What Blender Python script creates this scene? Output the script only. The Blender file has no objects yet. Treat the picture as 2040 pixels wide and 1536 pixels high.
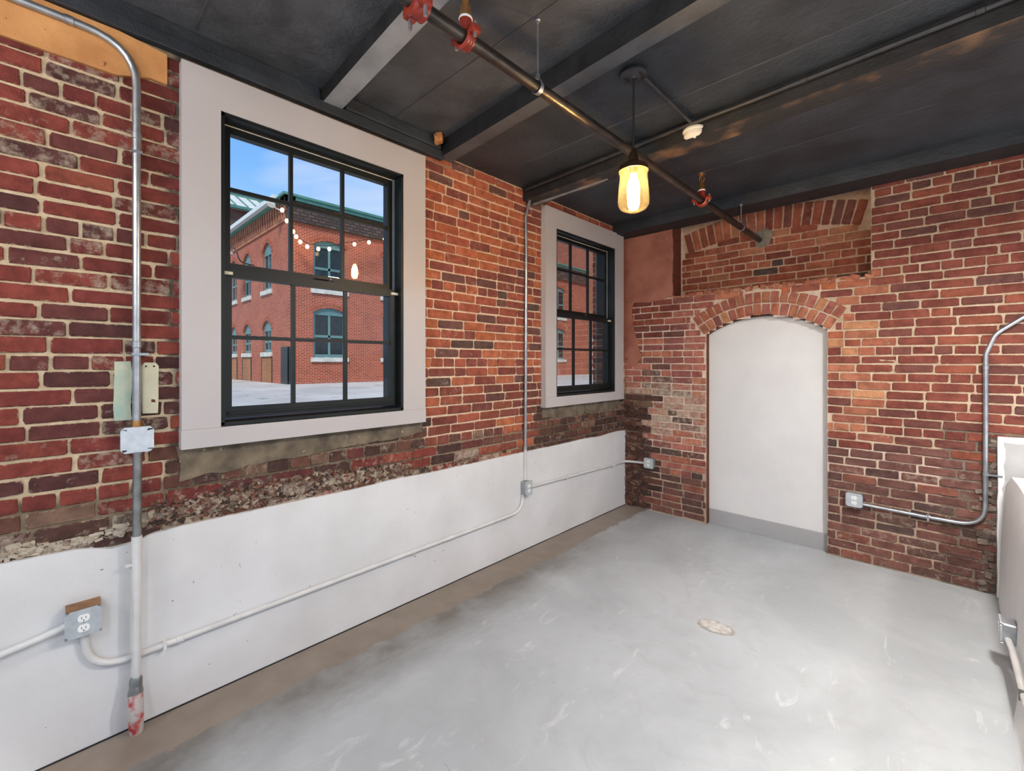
import bpy, bmesh, math, random
from mathutils import Vector, Matrix, noise
R = random.Random(7)
scene = bpy.context.scene
col = scene.collection
PI = math.pi

def S(r, g, b, k=1.0):
    f = lambda c: ((c / 255.0) / 12.92 if c / 255.0 <= .04045 else ((c / 255.0 + .055) / 1.055) ** 2.4) * k
    return (f(r), f(g), f(b), 1.0)

# ------------------------------------------------------------------ camera
cam = bpy.data.cameras.new('camera')
cam.sensor_width = 36.0
cam.lens = 884.0 / 2040.0 * 36.0
cam.shift_y = -46.0 / 2040.0
cam.clip_start = .02
cam.clip_end = 300
camo = bpy.data.objects.new('camera', cam)
col.objects.link(camo)
camo.location = (2.48, 0, 1.545)
camo.rotation_euler = (PI / 2, 0, math.radians(43.877))
scene.camera = camo

# ------------------------------------------------------------------ world / exposure
scene.view_settings.view_transform = 'Standard'
scene.view_settings.look = 'None'
scene.view_settings.gamma = 1.0
scene.view_settings.use_curve_mapping = False
scene.view_settings.exposure = 0.35
SKY = .85
BULB = 300.0

w = bpy.data.worlds.new('sky')
scene.world = w
w.use_nodes = True
nt = w.node_tree
nt.nodes.clear()
def N(t, ty, **kw):
    n = t.nodes.new(ty)
    for k, v in kw.items():
        setattr(n, k, v)
    return n
out = N(nt, 'ShaderNodeOutputWorld')
bg = N(nt, 'ShaderNodeBackground')
tc = N(nt, 'ShaderNodeTexCoord')
sep = N(nt, 'ShaderNodeSeparateXYZ')
nt.links.new(tc.outputs['Generated'], sep.inputs[0])
ramp = N(nt, 'ShaderNodeValToRGB')
nt.links.new(sep.outputs['Z'], ramp.inputs[0])
e = ramp.color_ramp.elements
e[0].position = 0.0; e[0].color = (.16, .155, .15, 1)
e[1].position = 1.0; e[1].color = (.10, .30, .78, 1)
for p, c in ((.012, (.20, .20, .20, 1)), (.03, (.60, .78, .98, 1)), (.20, (.44, .70, 1.0, 1)), (.36, (.22, .49, .95, 1)), (.52, (.12, .36, .88, 1))):
    x = e.new(p); x.color = c
mp = N(nt, 'ShaderNodeMapping')
mp.inputs['Scale'].default_value = (1.0, 1.0, 3.0)
nt.links.new(tc.outputs['Generated'], mp.inputs[0])
nz = N(nt, 'ShaderNodeTexNoise')
nz.inputs['Scale'].default_value = 2.6
nz.inputs['Detail'].default_value = 5
nz.inputs['Distortion'].default_value = .4
nt.links.new(mp.outputs[0], nz.inputs['Vector'])
cr = N(nt, 'ShaderNodeValToRGB')
cr.color_ramp.elements[0].position = .45
cr.color_ramp.elements[1].position = .78
nt.links.new(nz.outputs[0], cr.inputs[0])
hz = N(nt, 'ShaderNodeMapRange')
hz.inputs['From Min'].default_value = .02
hz.inputs['From Max'].default_value = .06
nt.links.new(sep.outputs['Z'], hz.inputs[0])
ml = N(nt, 'ShaderNodeMath', operation='MULTIPLY')
nt.links.new(cr.outputs[0], ml.inputs[0]); nt.links.new(hz.outputs[0], ml.inputs[1])
mx = N(nt, 'ShaderNodeMix', data_type='RGBA')
nt.links.new(ml.outputs[0], mx.inputs['Factor'])
nt.links.new(ramp.outputs[0], mx.inputs[6])
mx.inputs[7].default_value = (.93, .90, .95, 1)
nt.links.new(mx.outputs[2], bg.inputs[0])
bg.inputs[1].default_value = SKY
nt.links.new(bg.outputs[0], out.inputs[0])

# hazy sun from behind the camera's right shoulder
sun = bpy.data.lights.new('sun', 'SUN')
sun.energy = 3.2
sun.angle = math.radians(14)
sun.color = (1.0, .95, .87)
suno = bpy.data.objects.new('sun', sun)
col.objects.link(suno)
suno.location = (12, -12, 18)
EL = math.radians(50)
suno.rotation_euler = Vector((-.707 * math.cos(EL), .707 * math.cos(EL), -math.sin(EL))).to_track_quat('-Z', 'Y').to_euler()

# ------------------------------------------------------------------ materials
MATS = {}
def bsdf_mat(name):
    m = bpy.data.materials.new(name)
    m.use_nodes = True
    t = m.node_tree
    b = t.nodes['Principled BSDF']
    MATS[name] = m
    return m, t, b

def mixcol(t, fac, a, b, blend='MIX'):
    n = N(t, 'ShaderNodeMix', data_type='RGBA', blend_type=blend)
    for sock, v in ((n.inputs['Factor'], fac), (n.inputs[6], a), (n.inputs[7], b)):
        if hasattr(v, 'is_output'):
            t.links.new(v, sock)
        elif isinstance(v, (int, float)):
            sock.default_value = v
        else:
            sock.default_value = v
    return n.outputs[2]

def pos(t, scale=(1, 1, 1)):
    g = N(t, 'ShaderNodeNewGeometry')
    if scale == (1, 1, 1):
        return g.outputs['Position']
    m = N(t, 'ShaderNodeMapping')
    m.inputs['Scale'].default_value = scale
    t.links.new(g.outputs['Position'], m.inputs[0])
    return m.outputs[0]

def noise_n(t, scale, detail=4, vec=None, rough=.55, dist=0.0):
    n = N(t, 'ShaderNodeTexNoise')
    n.inputs['Scale'].default_value = scale
    n.inputs['Detail'].default_value = detail
    n.inputs['Roughness'].default_value = rough
    n.inputs['Distortion'].default_value = dist
    t.links.new(vec if vec is not None else pos(t), n.inputs['Vector'])
    return n.outputs[0]

def rng(t, v, a, b, c=0.0, d=1.0):
    n = N(t, 'ShaderNodeMapRange')
    n.inputs['From Min'].default_value = a
    n.inputs['From Max'].default_value = b
    n.inputs['To Min'].default_value = c
    n.inputs['To Max'].default_value = d
    t.links.new(v, n.inputs[0])
    return n.outputs[0]

def mth(t, op, a, b=None):
    n = N(t, 'ShaderNodeMath', operation=op)
    for i, v in enumerate((a, b)):
        if v is None: continue
        if hasattr(v, 'is_output'): t.links.new(v, n.inputs[i])
        else: n.inputs[i].default_value = v
    return n.outputs[0]

def bump(t, b, h, strength, dist=.01):
    n = N(t, 'ShaderNodeBump')
    n.inputs['Strength'].default_value = strength
    n.inputs['Distance'].default_value = dist
    t.links.new(h, n.inputs['Height'])
    t.links.new(n.outputs[0], b.inputs['Normal'])

def pm(name, c1, c2=None, nscale=8, rough=.6, metal=0.0, bs=0.0, bscale=60, lo=.35, hi=.65, spec=.5, specks=None):
    m, t, b = bsdf_mat(name)
    b.inputs['Roughness'].default_value = rough
    b.inputs['Metallic'].default_value = metal
    b.inputs['Specular IOR Level'].default_value = spec
    if c2 is None:
        b.inputs['Base Color'].default_value = c1
    else:
        f = rng(t, noise_n(t, nscale), lo, hi)
        c = mixcol(t, f, c1, c2)
        if specks:
            s = rng(t, noise_n(t, specks[0], 3), specks[1], specks[1] + .03)
            c = mixcol(t, s, c, specks[2])
        t.links.new(c, b.inputs['Base Color'])
    if bs:
        bump(t, b, noise_n(t, bscale, 6), bs)
    return m

def emat(name, c, s):
    m = bpy.data.materials.new(name)
    m.use_nodes = True
    t = m.node_tree
    t.nodes.clear()
    o = N(t, 'ShaderNodeOutputMaterial'); em = N(t, 'ShaderNodeEmission')
    em.inputs[0].default_value = c; em.inputs[1].default_value = s
    t.links.new(em.outputs[0], o.inputs[0])
    MATS[name] = m
    return m

def glass_mat(name, tint, refl=1.0, rough=0.0, glow=0.0):
    m = bpy.data.materials.new(name)
    m.use_nodes = True
    t = m.node_tree
    t.nodes.clear()
    o = N(t, 'ShaderNodeOutputMaterial')
    tr = N(t, 'ShaderNodeBsdfTransparent'); tr.inputs[0].default_value = tint
    gl = N(t, 'ShaderNodeBsdfGlossy'); gl.inputs['Roughness'].default_value = rough
    fr = N(t, 'ShaderNodeFresnel'); fr.inputs[0].default_value = 1.45
    k = mth(t, 'MULTIPLY', fr.outputs[0], refl)
    if glow:
        tl_ = N(t, 'ShaderNodeBsdfTranslucent'); tl_.inputs[0].default_value = tint
        m0 = N(t, 'ShaderNodeMixShader'); m0.inputs[0].default_value = glow
        t.links.new(tr.outputs[0], m0.inputs[1]); t.links.new(tl_.outputs[0], m0.inputs[2])
        tr = m0
    mxs = N(t, 'ShaderNodeMixShader')
    t.links.new(k, mxs.inputs[0]); t.links.new(tr.outputs[0], mxs.inputs[1]); t.links.new(gl.outputs[0], mxs.inputs[2])
    t.links.new(mxs.outputs[0], o.inputs[0])
    MATS[name] = m
    return m

def brick_mat(name, use_attr):
    m, t, b = bsdf_mat(name)
    if use_attr:
        a = N(t, 'ShaderNodeAttribute'); a.attribute_name = 'bcol'
        c, al = a.outputs['Color'], a.outputs['Alpha']
    else:
        a = N(t, 'ShaderNodeObjectInfo')
        c, al = a.outputs['Color'], a.outputs['Alpha']
    n1 = noise_n(t, 16, 5)
    n2 = noise_n(t, 70, 5)
    c = mixcol(t, rng(t, n1, .38, .66, 0, .8), c, mixcol(t, 1.0, c, (.55, .50, .52, 1), 'MULTIPLY'))
    c = mixcol(t, rng(t, n2, .45, .75, 0, .35), c, mixcol(t, 1.0, c, (1.6, 1.4, 1.25, 1), 'MULTIPLY'))
    # lime bloom: coverage set brick by brick
    n3 = noise_n(t, 26, 6, rough=.68)
    th = mth(t, 'SUBTRACT', .86, mth(t, 'MULTIPLY', al, .55))
    f = rng(t, mth(t, 'SUBTRACT', n3, th), -.12, .18, 0, .85)
    c = mixcol(t, f, c, S(196, 182, 160))
    # mortar smeared over ragged arrises
    co = N(t, 'ShaderNodeAttribute'); co.attribute_name = 'core'
    ne = mth(t, 'ADD', mth(t, 'MULTIPLY', noise_n(t, 48, 5, rough=.7), 1.5), co.outputs['Fac'])
    c = mixcol(t, rng(t, ne, .78, .56, 0, .8), c, S(206, 182, 154))
    # small pits
    pit = rng(t, noise_n(t, 120, 2), .70, .76, 0, .6)
    c = mixcol(t, pit, c, S(60, 38, 30))
    t.links.new(c, b.inputs['Base Color'])
    b.inputs['Roughness'].default_value = .82
    b.inputs['Specular IOR Level'].default_value = .3
    h = mth(t, 'ADD', noise_n(t, 55, 6, rough=.7), mth(t, 'MULTIPLY', n1, .8))
    bump(t, b, h, .9, .010)
    return m

def mortar_mat():
    m, t, b = bsdf_mat('mortar')
    a = N(t, 'ShaderNodeAttribute'); a.attribute_name = 'bcol'
    c = mixcol(t, rng(t, noise_n(t, 22, 6, rough=.7), .38, .66, 0, .6), a.outputs['Color'], mixcol(t, 1.0, a.outputs['Color'], (.55, .50, .44, 1), 'MULTIPLY'))
    t.links.new(c, b.inputs['Base Color'])
    b.inputs['Roughness'].default_value = .92
    b.inputs['Specular IOR Level'].default_value = .2
    bump(t, b, noise_n(t, 90, 6, rough=.7), .7, .008)
    return m

def ext_brick(name, c1, c2, mort, bw=.213, rh=.0667, ms=.011):
    m, t, b = bsdf_mat(name)
    g = N(t, 'ShaderNodeNewGeometry'); s = N(t, 'ShaderNodeSeparateXYZ')
    t.links.new(g.outputs['Position'], s.inputs[0])
    cb = N(t, 'ShaderNodeCombineXYZ')
    t.links.new(mth(t, 'ADD', s.outputs[0], s.outputs[1]), cb.inputs[0])
    t.links.new(s.outputs[2], cb.inputs[1])
    br = N(t, 'ShaderNodeTexBrick')
    br.inputs['Scale'].default_value = 1.0
    br.inputs['Brick Width'].default_value = bw
    br.inputs['Row Height'].default_value = rh
    br.inputs['Mortar Size'].default_value = ms
    br.inputs['Mortar Smooth'].default_value = .15
    br.inputs['Color1'].default_value = c1
    br.inputs['Color2'].default_value = c2
    br.inputs['Mortar'].default_value = mort
    t.links.new(cb.outputs[0], br.inputs['Vector'])
    c = mixcol(t, rng(t, noise_n(t, 1.3, 5), .35, .7, 0, .45), br.outputs[0], mixcol(t, 1.0, br.outputs[0], (.62, .55, .55, 1), 'MULTIPLY'))
    t.links.new(c, b.inputs['Base Color'])
    b.inputs['Roughness'].default_value = .85
    bump(t, b, br.outputs['Fac'], -.5, .01)
    return m

def floor_mat():
    m, t, b = bsdf_mat('concrete_floor')
    g = N(t, 'ShaderNodeNewGeometry'); s = N(t, 'ShaderNodeSeparateXYZ')
    t.links.new(g.outputs['Position'], s.inputs[0])
    base = mixcol(t, rng(t, noise_n(t, 1.1, 6, rough=.6, dist=.6), .35, .65), S(164, 168, 169), S(183, 187, 188))
    base = mixcol(t, rng(t, noise_n(t, 4.5, 7, rough=.65, dist=1.2), .50, .75, 0, .40), base, S(156, 155, 152))
    wv = rng(t, noise_n(t, 9, 7, vec=pos(t, (1, .35, 1)), rough=.7, dist=1.0), .60, .74, 0, .5)
    base = mixcol(t, wv, base, S(226, 227, 224))
    sc = rng(t, noise_n(t, 26, 4, vec=pos(t, (.35, 1.4, 1)), rough=.6, dist=2.0), .69, .74, 0, .5)
    base = mixcol(t, sc, base, S(110, 105, 98))
    # older tan concrete strip by the left wall, with a ragged edge
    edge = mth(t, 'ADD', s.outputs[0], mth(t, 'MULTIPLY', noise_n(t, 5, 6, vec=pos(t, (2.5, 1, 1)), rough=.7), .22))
    strip = rng(t, edge, .385, .375)
    tan = mixcol(t, rng(t, noise_n(t, 6, 6), .3, .7), S(124, 110, 96), S(146, 132, 118))
    # brown stain and wall-side shade alongside it, both painted into the colour
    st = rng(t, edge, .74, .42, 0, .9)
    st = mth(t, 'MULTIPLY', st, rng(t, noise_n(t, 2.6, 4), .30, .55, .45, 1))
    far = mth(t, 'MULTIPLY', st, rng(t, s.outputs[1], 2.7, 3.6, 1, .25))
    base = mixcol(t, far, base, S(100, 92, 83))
    base = mixcol(t, mth(t, 'MULTIPLY', strip, .9), base, tan)
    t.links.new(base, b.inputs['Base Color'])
    t.links.new(rng(t, noise_n(t, 3, 5), .3, .7, .34, .55), b.inputs['Roughness'])
    bump(t, b, noise_n(t, 28, 7, rough=.6), .10, .006)
    return m

BR = brick_mat('brick_piece', False)
BRS = brick_mat('brick_joined', True)
MOR = mortar_mat()
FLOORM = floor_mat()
XB1 = ext_brick('courtyard_brick', S(164, 66, 42), S(132, 46, 30), S(188, 138, 110))
XB2 = ext_brick('infill_brick', S(158, 96, 48), S(140, 74, 38), S(170, 140, 104))
XB3 = ext_brick('wing_brick', S(160, 96, 70), S(136, 72, 52), S(180, 146, 124))
XBD = ext_brick('cornice_brick', S(104, 82, 72), S(66, 52, 48), S(50, 44, 42), .30, .13, .03)
WHITE = pm('white_paint', S(212, 211, 209), S(220, 219, 217), 3, .55)
PLINTH = pm('plinth_paint', S(208, 206, 203), S(220, 219, 217), 2.2, .5, bs=.22, bscale=14, specks=(38, .725, S(110, 104, 98)))
CASING = pm('casing_paint', S(182, 176, 174), S(187, 181, 179), 2, .45)
BASEB = pm('baseboard_grey', S(158, 157, 157), S(166, 165, 165), 3, .45)
CEIL = pm('ceiling_black', S(37, 41, 46), S(54, 59, 65), 3.5, .5, bs=.6, bscale=22)
BEAM = pm('beam_grey', S(66, 68, 71), S(84, 86, 89), 6, .5, bs=.3, bscale=40)
BEAM_SHADE = pm('beam_shade', S(24, 24, 25), S(40, 40, 42), 9, .6, bs=.4, bscale=30)  # shade on beam sides and the far beam's bottom, put into a darker colour
BEAMB = pm('beam_worn_wood', S(38, 36, 35), S(122, 92, 66), 4.5, .65, bs=.4, bscale=40, lo=.5, hi=.68)
WOOD = pm('raw_board', S(206, 150, 92), S(178, 122, 70), 5, .7, bs=.25, bscale=50, specks=(30, .72, S(90, 62, 40)))
SASH = pm('sash_black_green', S(13, 18, 18), S(20, 26, 26), 6, .45, spec=.35)
SASHG = pm('jamb_liner_grey', S(112, 116, 118), S(126, 130, 132), 6, .4)
CREAM = pm('cream_vinyl', S(214, 206, 184), rough=.45)
GLASS = glass_mat('window_glass', (.98, .99, .99, 1), .3)
AMBER = glass_mat('amber_glass', (1.0, .80, .42, 1), .9, .03, .014)
BULBM = emat('bulb_glow', (1.0, .74, .44, 1), BULB)
SBULB = emat('festoon_glow', (1.0, .70, .36, 1), 9.0)
BRONZE = pm('lamp_bronze', S(60, 44, 32), S(84, 60, 40), 20, .4, .7)
BLACK = pm('black_metal', S(20, 20, 21), rough=.5)
BLACKP = pm('black_painted', S(36, 36, 38), S(52, 52, 55), 14, .42)
PIPE = pm('pipe_black_steel', S(58, 54, 51), S(84, 76, 70), 10, .32, .75, bs=.15, bscale=60)
EMT = pm('galvanised_steel', S(186, 190, 194), S(160, 163, 167), 16, .34, .85)
EMTD = pm('dull_conduit', S(150, 152, 150), S(122, 124, 122), 22, .42, .75)
PLATE = pm('zinc_plate', S(192, 198, 200), S(176, 182, 185), 30, .45, .35)
ZINC = pm('zinc_box', S(168, 172, 174), S(150, 154, 157), 24, .45, .5)
CONDW = pm('painted_conduit', S(214, 212, 208), S(200, 198, 194), 8, .4)
NYLON = pm('white_nylon', S(236, 236, 233), rough=.4)
DARKSLOT = pm('slot_dark', S(24, 22, 20), rough=.7)
RED = pm('red_enamel', S(150, 56, 40), S(128, 42, 32), 20, .25)
BRASS = pm('brass', S(196, 150, 96), S(168, 122, 74), 20, .3, .85)
PARGE = pm('parging_brown', S(126, 112, 92), S(82, 72, 60), 9, .9, bs=.9, bscale=34, specks=(24, .68, S(160, 146, 124)))
PARGER = pm('parging_red', S(168, 110, 92), S(146, 90, 74), 5, .85, bs=.35, bscale=40, specks=(32, .735, S(215, 196, 176)))
CRUMB = pm('crumbled_mortar', S(92, 72, 58), S(58, 44, 36), 14, .95, bs=.9, bscale=40)
PLASTER = pm('plaster_white', S(228, 228, 226), S(236, 236, 234), 3, .6, bs=.2, bscale=20, specks=(34, .74, S(120, 116, 112)))
PLASTG = pm('plaster_grey', S(172, 170, 167), S(184, 182, 179), 5, .7, bs=.3, bscale=18)
MINT = pm('old_mint_paint', S(150, 172, 158), S(186, 186, 160), 10, .6, bs=.4, bscale=40)
OLDCREAM = pm('old_cream_paint', S(206, 202, 174), S(190, 186, 160), 9, .5, specks=(40, .72, S(120, 70, 36)))
PATCH = pm('patch_cement', S(214, 210, 202), S(176, 170, 162), 40, .9, bs=.9, bscale=60)
PATCHD = pm('patch_rim', S(150, 144, 136), S(172, 168, 160), 30, .9)
TEAL = pm('teal_paint', S(88, 124, 124), S(98, 134, 132), 2, .5)
TEALD = pm('teal_coping', S(70, 122, 112), S(86, 140, 128), 2, .45)
PALE = pm('pale_fascia', S(206, 214, 214), rough=.5)
STONE = pm('sill_stone', S(206, 206, 198), S(176, 178, 168), 5, .8, bs=.3, bscale=8)
DARKPANE = pm('dark_pane', S(22, 28, 30), S(34, 40, 42), 6, .12)
STEEL = pm('dark_steel_plate', S(40, 43, 43), S(28, 31, 31), 3, .5)
PAVE = pm('courtyard_paving', S(164, 162, 156), S(188, 186, 180), .6, .6, specks=(2.2, .66, S(120, 128, 126)))
SEAM = pm('metal_roof', S(196, 196, 186), S(206, 206, 198), 1, .45)
CORK = pm('orange_mastic', S(198, 140, 84), S(160, 96, 50), 40, .9, bs=.9, bscale=60)
CORD = pm('black_cord', S(16, 16, 16), rough=.7)
DETW = pm('detector_white', S(224, 220, 208), rough=.45)
REDRAG = pm('red_tape', S(186, 178, 172), S(176, 44, 40), 14, .6, lo=.54, hi=.66)

# ------------------------------------------------------------------ mesh helpers
class MB:
    def __init__(s):
        s.v = []; s.f = []; s.m = []; s.c = []
    def add(s, vs, fs, mi=0, colr=None):
        o = len(s.v)
        s.v += [tuple(v) for v in vs]
        s.f += [tuple(i + o for i in f) for f in fs]
        s.m += [mi] * len(fs)
        s.c += [colr] * len(vs)
        return s
    def box(s, x0, x1, y0, y1, z0, z1, mi=0):
        vs = [(x, y, z) for x in (x0, x1) for y in (y0, y1) for z in (z0, z1)]
        fs = [(0, 1, 3, 2), (4, 6, 7, 5), (0, 4, 5, 1), (2, 3, 7, 6), (0, 2, 6, 4), (1, 5, 7, 3)]
        return s.add(vs, fs, mi)
    def tube(s, pts, r, seg=12, caps=True, mi=0):
        pts = [Vector(p) for p in pts]
        rs = r if isinstance(r, (list, tuple)) else [r] * len(pts)
        T = []
        for i in range(len(pts)):
            a = pts[max(i - 1, 0)]; b = pts[min(i + 1, len(pts) - 1)]
            T.append((b - a).normalized())
        up = Vector((0, 0, 1)) if abs(T[0].z) < .9 else Vector((1, 0, 0))
        n = T[0].cross(up).normalized()
        vs = []; fs = []
        for i, p in enumerate(pts):
            if i:
                n = (n - T[i] * n.dot(T[i])).normalized()
            bn = T[i].cross(n)
            for k in range(seg):
                a = 2 * PI * k / seg
                vs.append(p + (n * math.cos(a) + bn * math.sin(a)) * rs[i])
        for i in range(len(pts) - 1):
            for k in range(seg):
                k2 = (k + 1) % seg
                fs.append((i * seg + k, i * seg + k2, (i + 1) * seg + k2, (i + 1) * seg + k))
        if caps:
            fs.append(tuple(range(seg))[::-1])
            fs.append(tuple((len(pts) - 1) * seg + k for k in range(seg)))
        return s.add(vs, fs, mi)
    def lathe(s, prof, c=(0, 0, 0), seg=28, axis='z', closed=False, mi=0):
        vs = []; fs = []
        for r, h in prof:
            for k in range(seg):
                a = 2 * PI * k / seg
                p = (r * math.cos(a), r * math.sin(a), h)
                if axis == 'y': p = (p[0], -p[2], p[1])
                if axis == 'x': p = (p[2], p[0], p[1])
                vs.append((p[0] + c[0], p[1] + c[1], p[2] + c[2]))
        n = len(prof)
        for i in range(n - 1):
            for k in range(seg):
                k2 = (k + 1) % seg
                fs.append((i * seg + k, i * seg + k2, (i + 1) * seg + k2, (i + 1) * seg + k))
        if not closed:
            fs.append(tuple(range(seg))[::-1]); fs.append(tuple((n - 1) * seg + k for k in range(seg)))
        return s.add(vs, fs, mi)
    def prism(s, poly, d0, d1, fn, mi=0):
        """poly: 2-d outline; fn(a, b, d) gives the point"""
        n = len(poly)
        vs = [fn(a, b, d0) for a, b in poly] + [fn(a, b, d1) for a, b in poly]
        fs = [tuple(range(n))[::-1], tuple(range(n, 2 * n))]
        fs += [(i, (i + 1) % n, n + (i + 1) % n, n + i) for i in range(n)]
        return s.add(vs, fs, mi)

def mkobj(name, mb, mats, parent=None, smooth=False, bevel=0, local=False, angle=40):
    me = bpy.data.meshes.new(name)
    me.from_pydata(mb.v, [], mb.f)
    if not isinstance(mats, (list, tuple)): mats = [mats]
    for m in mats: me.materials.append(m)
    if len(mats) > 1:
        me.polygons.foreach_set('material_index', mb.m)
    if any(c is not None for c in mb.c):
        at = me.color_attributes.new('bcol', 'FLOAT_COLOR', 'POINT')
        fl = []
        for c in mb.c: fl += list(c if c is not None else (1, 1, 1, 0))
        at.data.foreach_set('color', fl)
    bm = bmesh.new(); bm.from_mesh(me)
    bmesh.ops.recalc_face_normals(bm, faces=bm.faces)
    if smooth:
        lim = math.radians(angle)
        for f in bm.faces: f.smooth = True
        for ed in bm.edges:
            if len(ed.link_faces) == 2 and ed.calc_face_angle(0) > lim: ed.smooth = False
    bm.to_mesh(me); bm.free()
    o = bpy.data.objects.new(name, me)
    col.objects.link(o)
    if bevel:
        bv = o.modifiers.new('bevel', 'BEVEL'); bv.width = bevel; bv.segments = 2; bv.limit_method = 'ANGLE'
    if parent is not None:
        o.parent = parent
        if not local:
            q = parent; off = Vector((0, 0, 0))
            while q is not None:
                off += Vector(q.location); q = q.parent
            o.location = -off
    return o

def tag(o, label, cat, group=None, kind=None):
    o['label'] = label; o['category'] = cat
    if group: o['group'] = group
    if kind: o['kind'] = kind
    return o

def root(name, loc, label, cat, group=None, kind=None, rz=0):
    o = bpy.data.objects.new(name, None)
    o.empty_display_size = .05
    col.objects.link(o)
    o.location = loc; o.rotation_euler = (0, 0, rz)
    return tag(o, label, cat, group, kind)

def fillet(pts, rad, n=7):
    pts = [Vector(p) for p in pts]
    res = [pts[0]]
    for i in range(1, len(pts) - 1):
        r = rad[i - 1] if isinstance(rad, (list, tuple)) else rad
        a = (pts[i - 1] - pts[i]); b = (pts[i + 1] - pts[i])
        la, lb = a.length, b.length
        a.normalize(); b.normalize()
        ang = a.angle(b)
        if ang > math.radians(175):
            res.append(pts[i]); continue
        d = min(r / math.tan(ang / 2), la * .98, lb * .98)
        p0 = pts[i] + a * d; p1 = pts[i] + b * d
        for k in range(n + 1):
            u = k / n
            res.append(p0 * (1 - u) ** 2 + pts[i] * 2 * u * (1 - u) + p1 * u * u)
    res.append(pts[-1])
    return res

def ragged(pts, step=.04, amp=.012, seed=0):
    res = []
    n = len(pts)
    for i in range(n):
        a = Vector(pts[i]); b = Vector(pts[(i + 1) % n])
        k = max(1, int((b - a).length / step))
        for j in range(k):
            p = a.lerp(b, j / k)
            q = Vector((p.x * 9 + seed, p.y * 9, seed))
            res.append((p.x + amp * noise.noise(q) * 1.6 + R.uniform(-amp, amp) * .35, p.y + amp * noise.noise(q + Vector((7, 3, 1))) * 1.6 + R.uniform(-amp, amp) * .35))
    return res

# ================================================================== STRUCTURE
YB = 4.345          # back wall
# window openings (inner): y0, y1, z0, z1
W1 = (.553, 1.537, 1.25, 2.724)
W2 = (3.083, 4.066, 1.25, 2.724)
NICHE = (.548, 2.107, 2.205, 3.2)
ARC_C = (1.356, 1.113); ARC_R = .844; ARC_A = math.asin(.476 / .844)
AX0, AX1 = .88, 1.832

# floor
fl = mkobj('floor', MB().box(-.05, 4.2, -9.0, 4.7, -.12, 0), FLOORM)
tag(fl, 'mottled grey polished concrete floor of the brick room', 'floor', kind='structure')
poly = ragged([(.058 * math.cos(a) * 1.25, .050 * math.sin(a) * 1.1) for a in [k * PI / 8 for k in range(16)]], .03, .008, 3)
mkobj('cement_patch', MB().prism([(1.541 + a * 1.15, 2.69 + b * 1.15) for a, b in poly], 0, .006, lambda a, b, d: (a, b, d)), PATCH, fl)
mkobj('patch_rim', MB().prism([(1.541 + a * 1.38, 2.69 + b * 1.38) for a, b in poly], 0, .002, lambda a, b, d: (a, b, d)), PATCHD, fl)

# ceiling: higher bay near the camera, lower bay behind the second beam
mb = MB()
mb.box(-.02, 4.2, -2.2, 1.86, 3.06, 3.2, 1)
mb.box(-.02, 4.2, 1.86, 4.7, 2.98, 3.2, 0)
ce = mkobj('ceiling', mb, [CEIL, pm('ceiling_black_lit', S(60, 62, 65), S(82, 84, 88), 5, .55, bs=.8, bscale=24)])  # near bay's paint lightened: the stronger light there is put into the colour
tag(ce, 'black painted plank ceiling above the exposed beams', 'ceiling', kind='structure')
for i, (x0, x1, y) in enumerate(((.05, 1.35, 1.47), (.05, 3.0, .45), (.3, 2.6, 2.36), (.2, 2.5, 3.4))):
    z = 3.06 if y < 1.8 else 2.98
    mkobj('plank_seam', MB().box(x0, x1, y, y + .006, z - .003, z), BEAM, ce)

# ---- brick wall generator
def vnz(*a): return noise.noise(Vector(a))
VAR = []
def brick_variants(n=14):
    for k in range(n):
        mbk = MB()
        cx = lambda: R.uniform(.012, .045)
        cz = lambda: R.uniform(.06, .24)
        o = [(-.5, -.5 + cz()), (-.5 + cx(), -.5), (.5 - cx(), -.5), (.5, -.5 + cz()), (.5, .5 - cz()), (.5 - cx(), .5), (-.5 + cx(), .5), (-.5, .5 - cz())]
        o = [(a + R.uniform(-.010, .010), b + R.uniform(-.05, .05)) for a, b in o]
        n_ = len(o)
        j = lambda: R.uniform(-.05, .06)
        vs = [(a, 0, b) for a, b in o] + [(a, -.84, b) for a, b in o] + [(a * .965, -1 + j(), b * .86) for a, b in o] + [(a * .90, -1 + j(), b * .60) for a, b in o]
        core = [0.0] * (2 * n_) + [.15] * n_ + [1.0] * n_
        fs = []
        for q in range(3):
            for i in range(n_):
                k2 = (i + 1) % n_
                fs.append((q * n_ + i, q * n_ + k2, (q + 1) * n_ + k2, (q + 1) * n_ + i))
        fs.append(tuple(3 * n_ + i for i in range(n_)))
        me = bpy.data.meshes.new('brick')
        me.from_pydata(vs, [], fs)
        bm = bmesh.new(); bm.from_mesh(me); bmesh.ops.recalc_face_normals(bm, faces=bm.faces); bm.to_mesh(me); bm.free()
        at = me.attributes.new('core', 'FLOAT', 'POINT')
        at.data.foreach_set('value', core)
        me.materials.append(BR)
        VAR.append((me, vs, fs, core))
brick_variants()

CAMP = Vector((2.48, 0, 1.545)); A0 = math.radians(43.877)
def pix_area(p, nrm, w_, h_):
    d = Vector(p) - CAMP
    f = Vector((-math.sin(A0), math.cos(A0), 0)); rt = Vector((math.cos(A0), math.sin(A0), 0))
    t = d.dot(f)
    if t < .1: return 0
    px = 1020 + 884 * d.dot(rt) / t; py = 722 - 884 * d.z / t
    if not (-40 < px < 2080 and -40 < py < 1570): return 0
    return abs(d.normalized().dot(nrm)) * w_ * h_ / t ** 2

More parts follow.
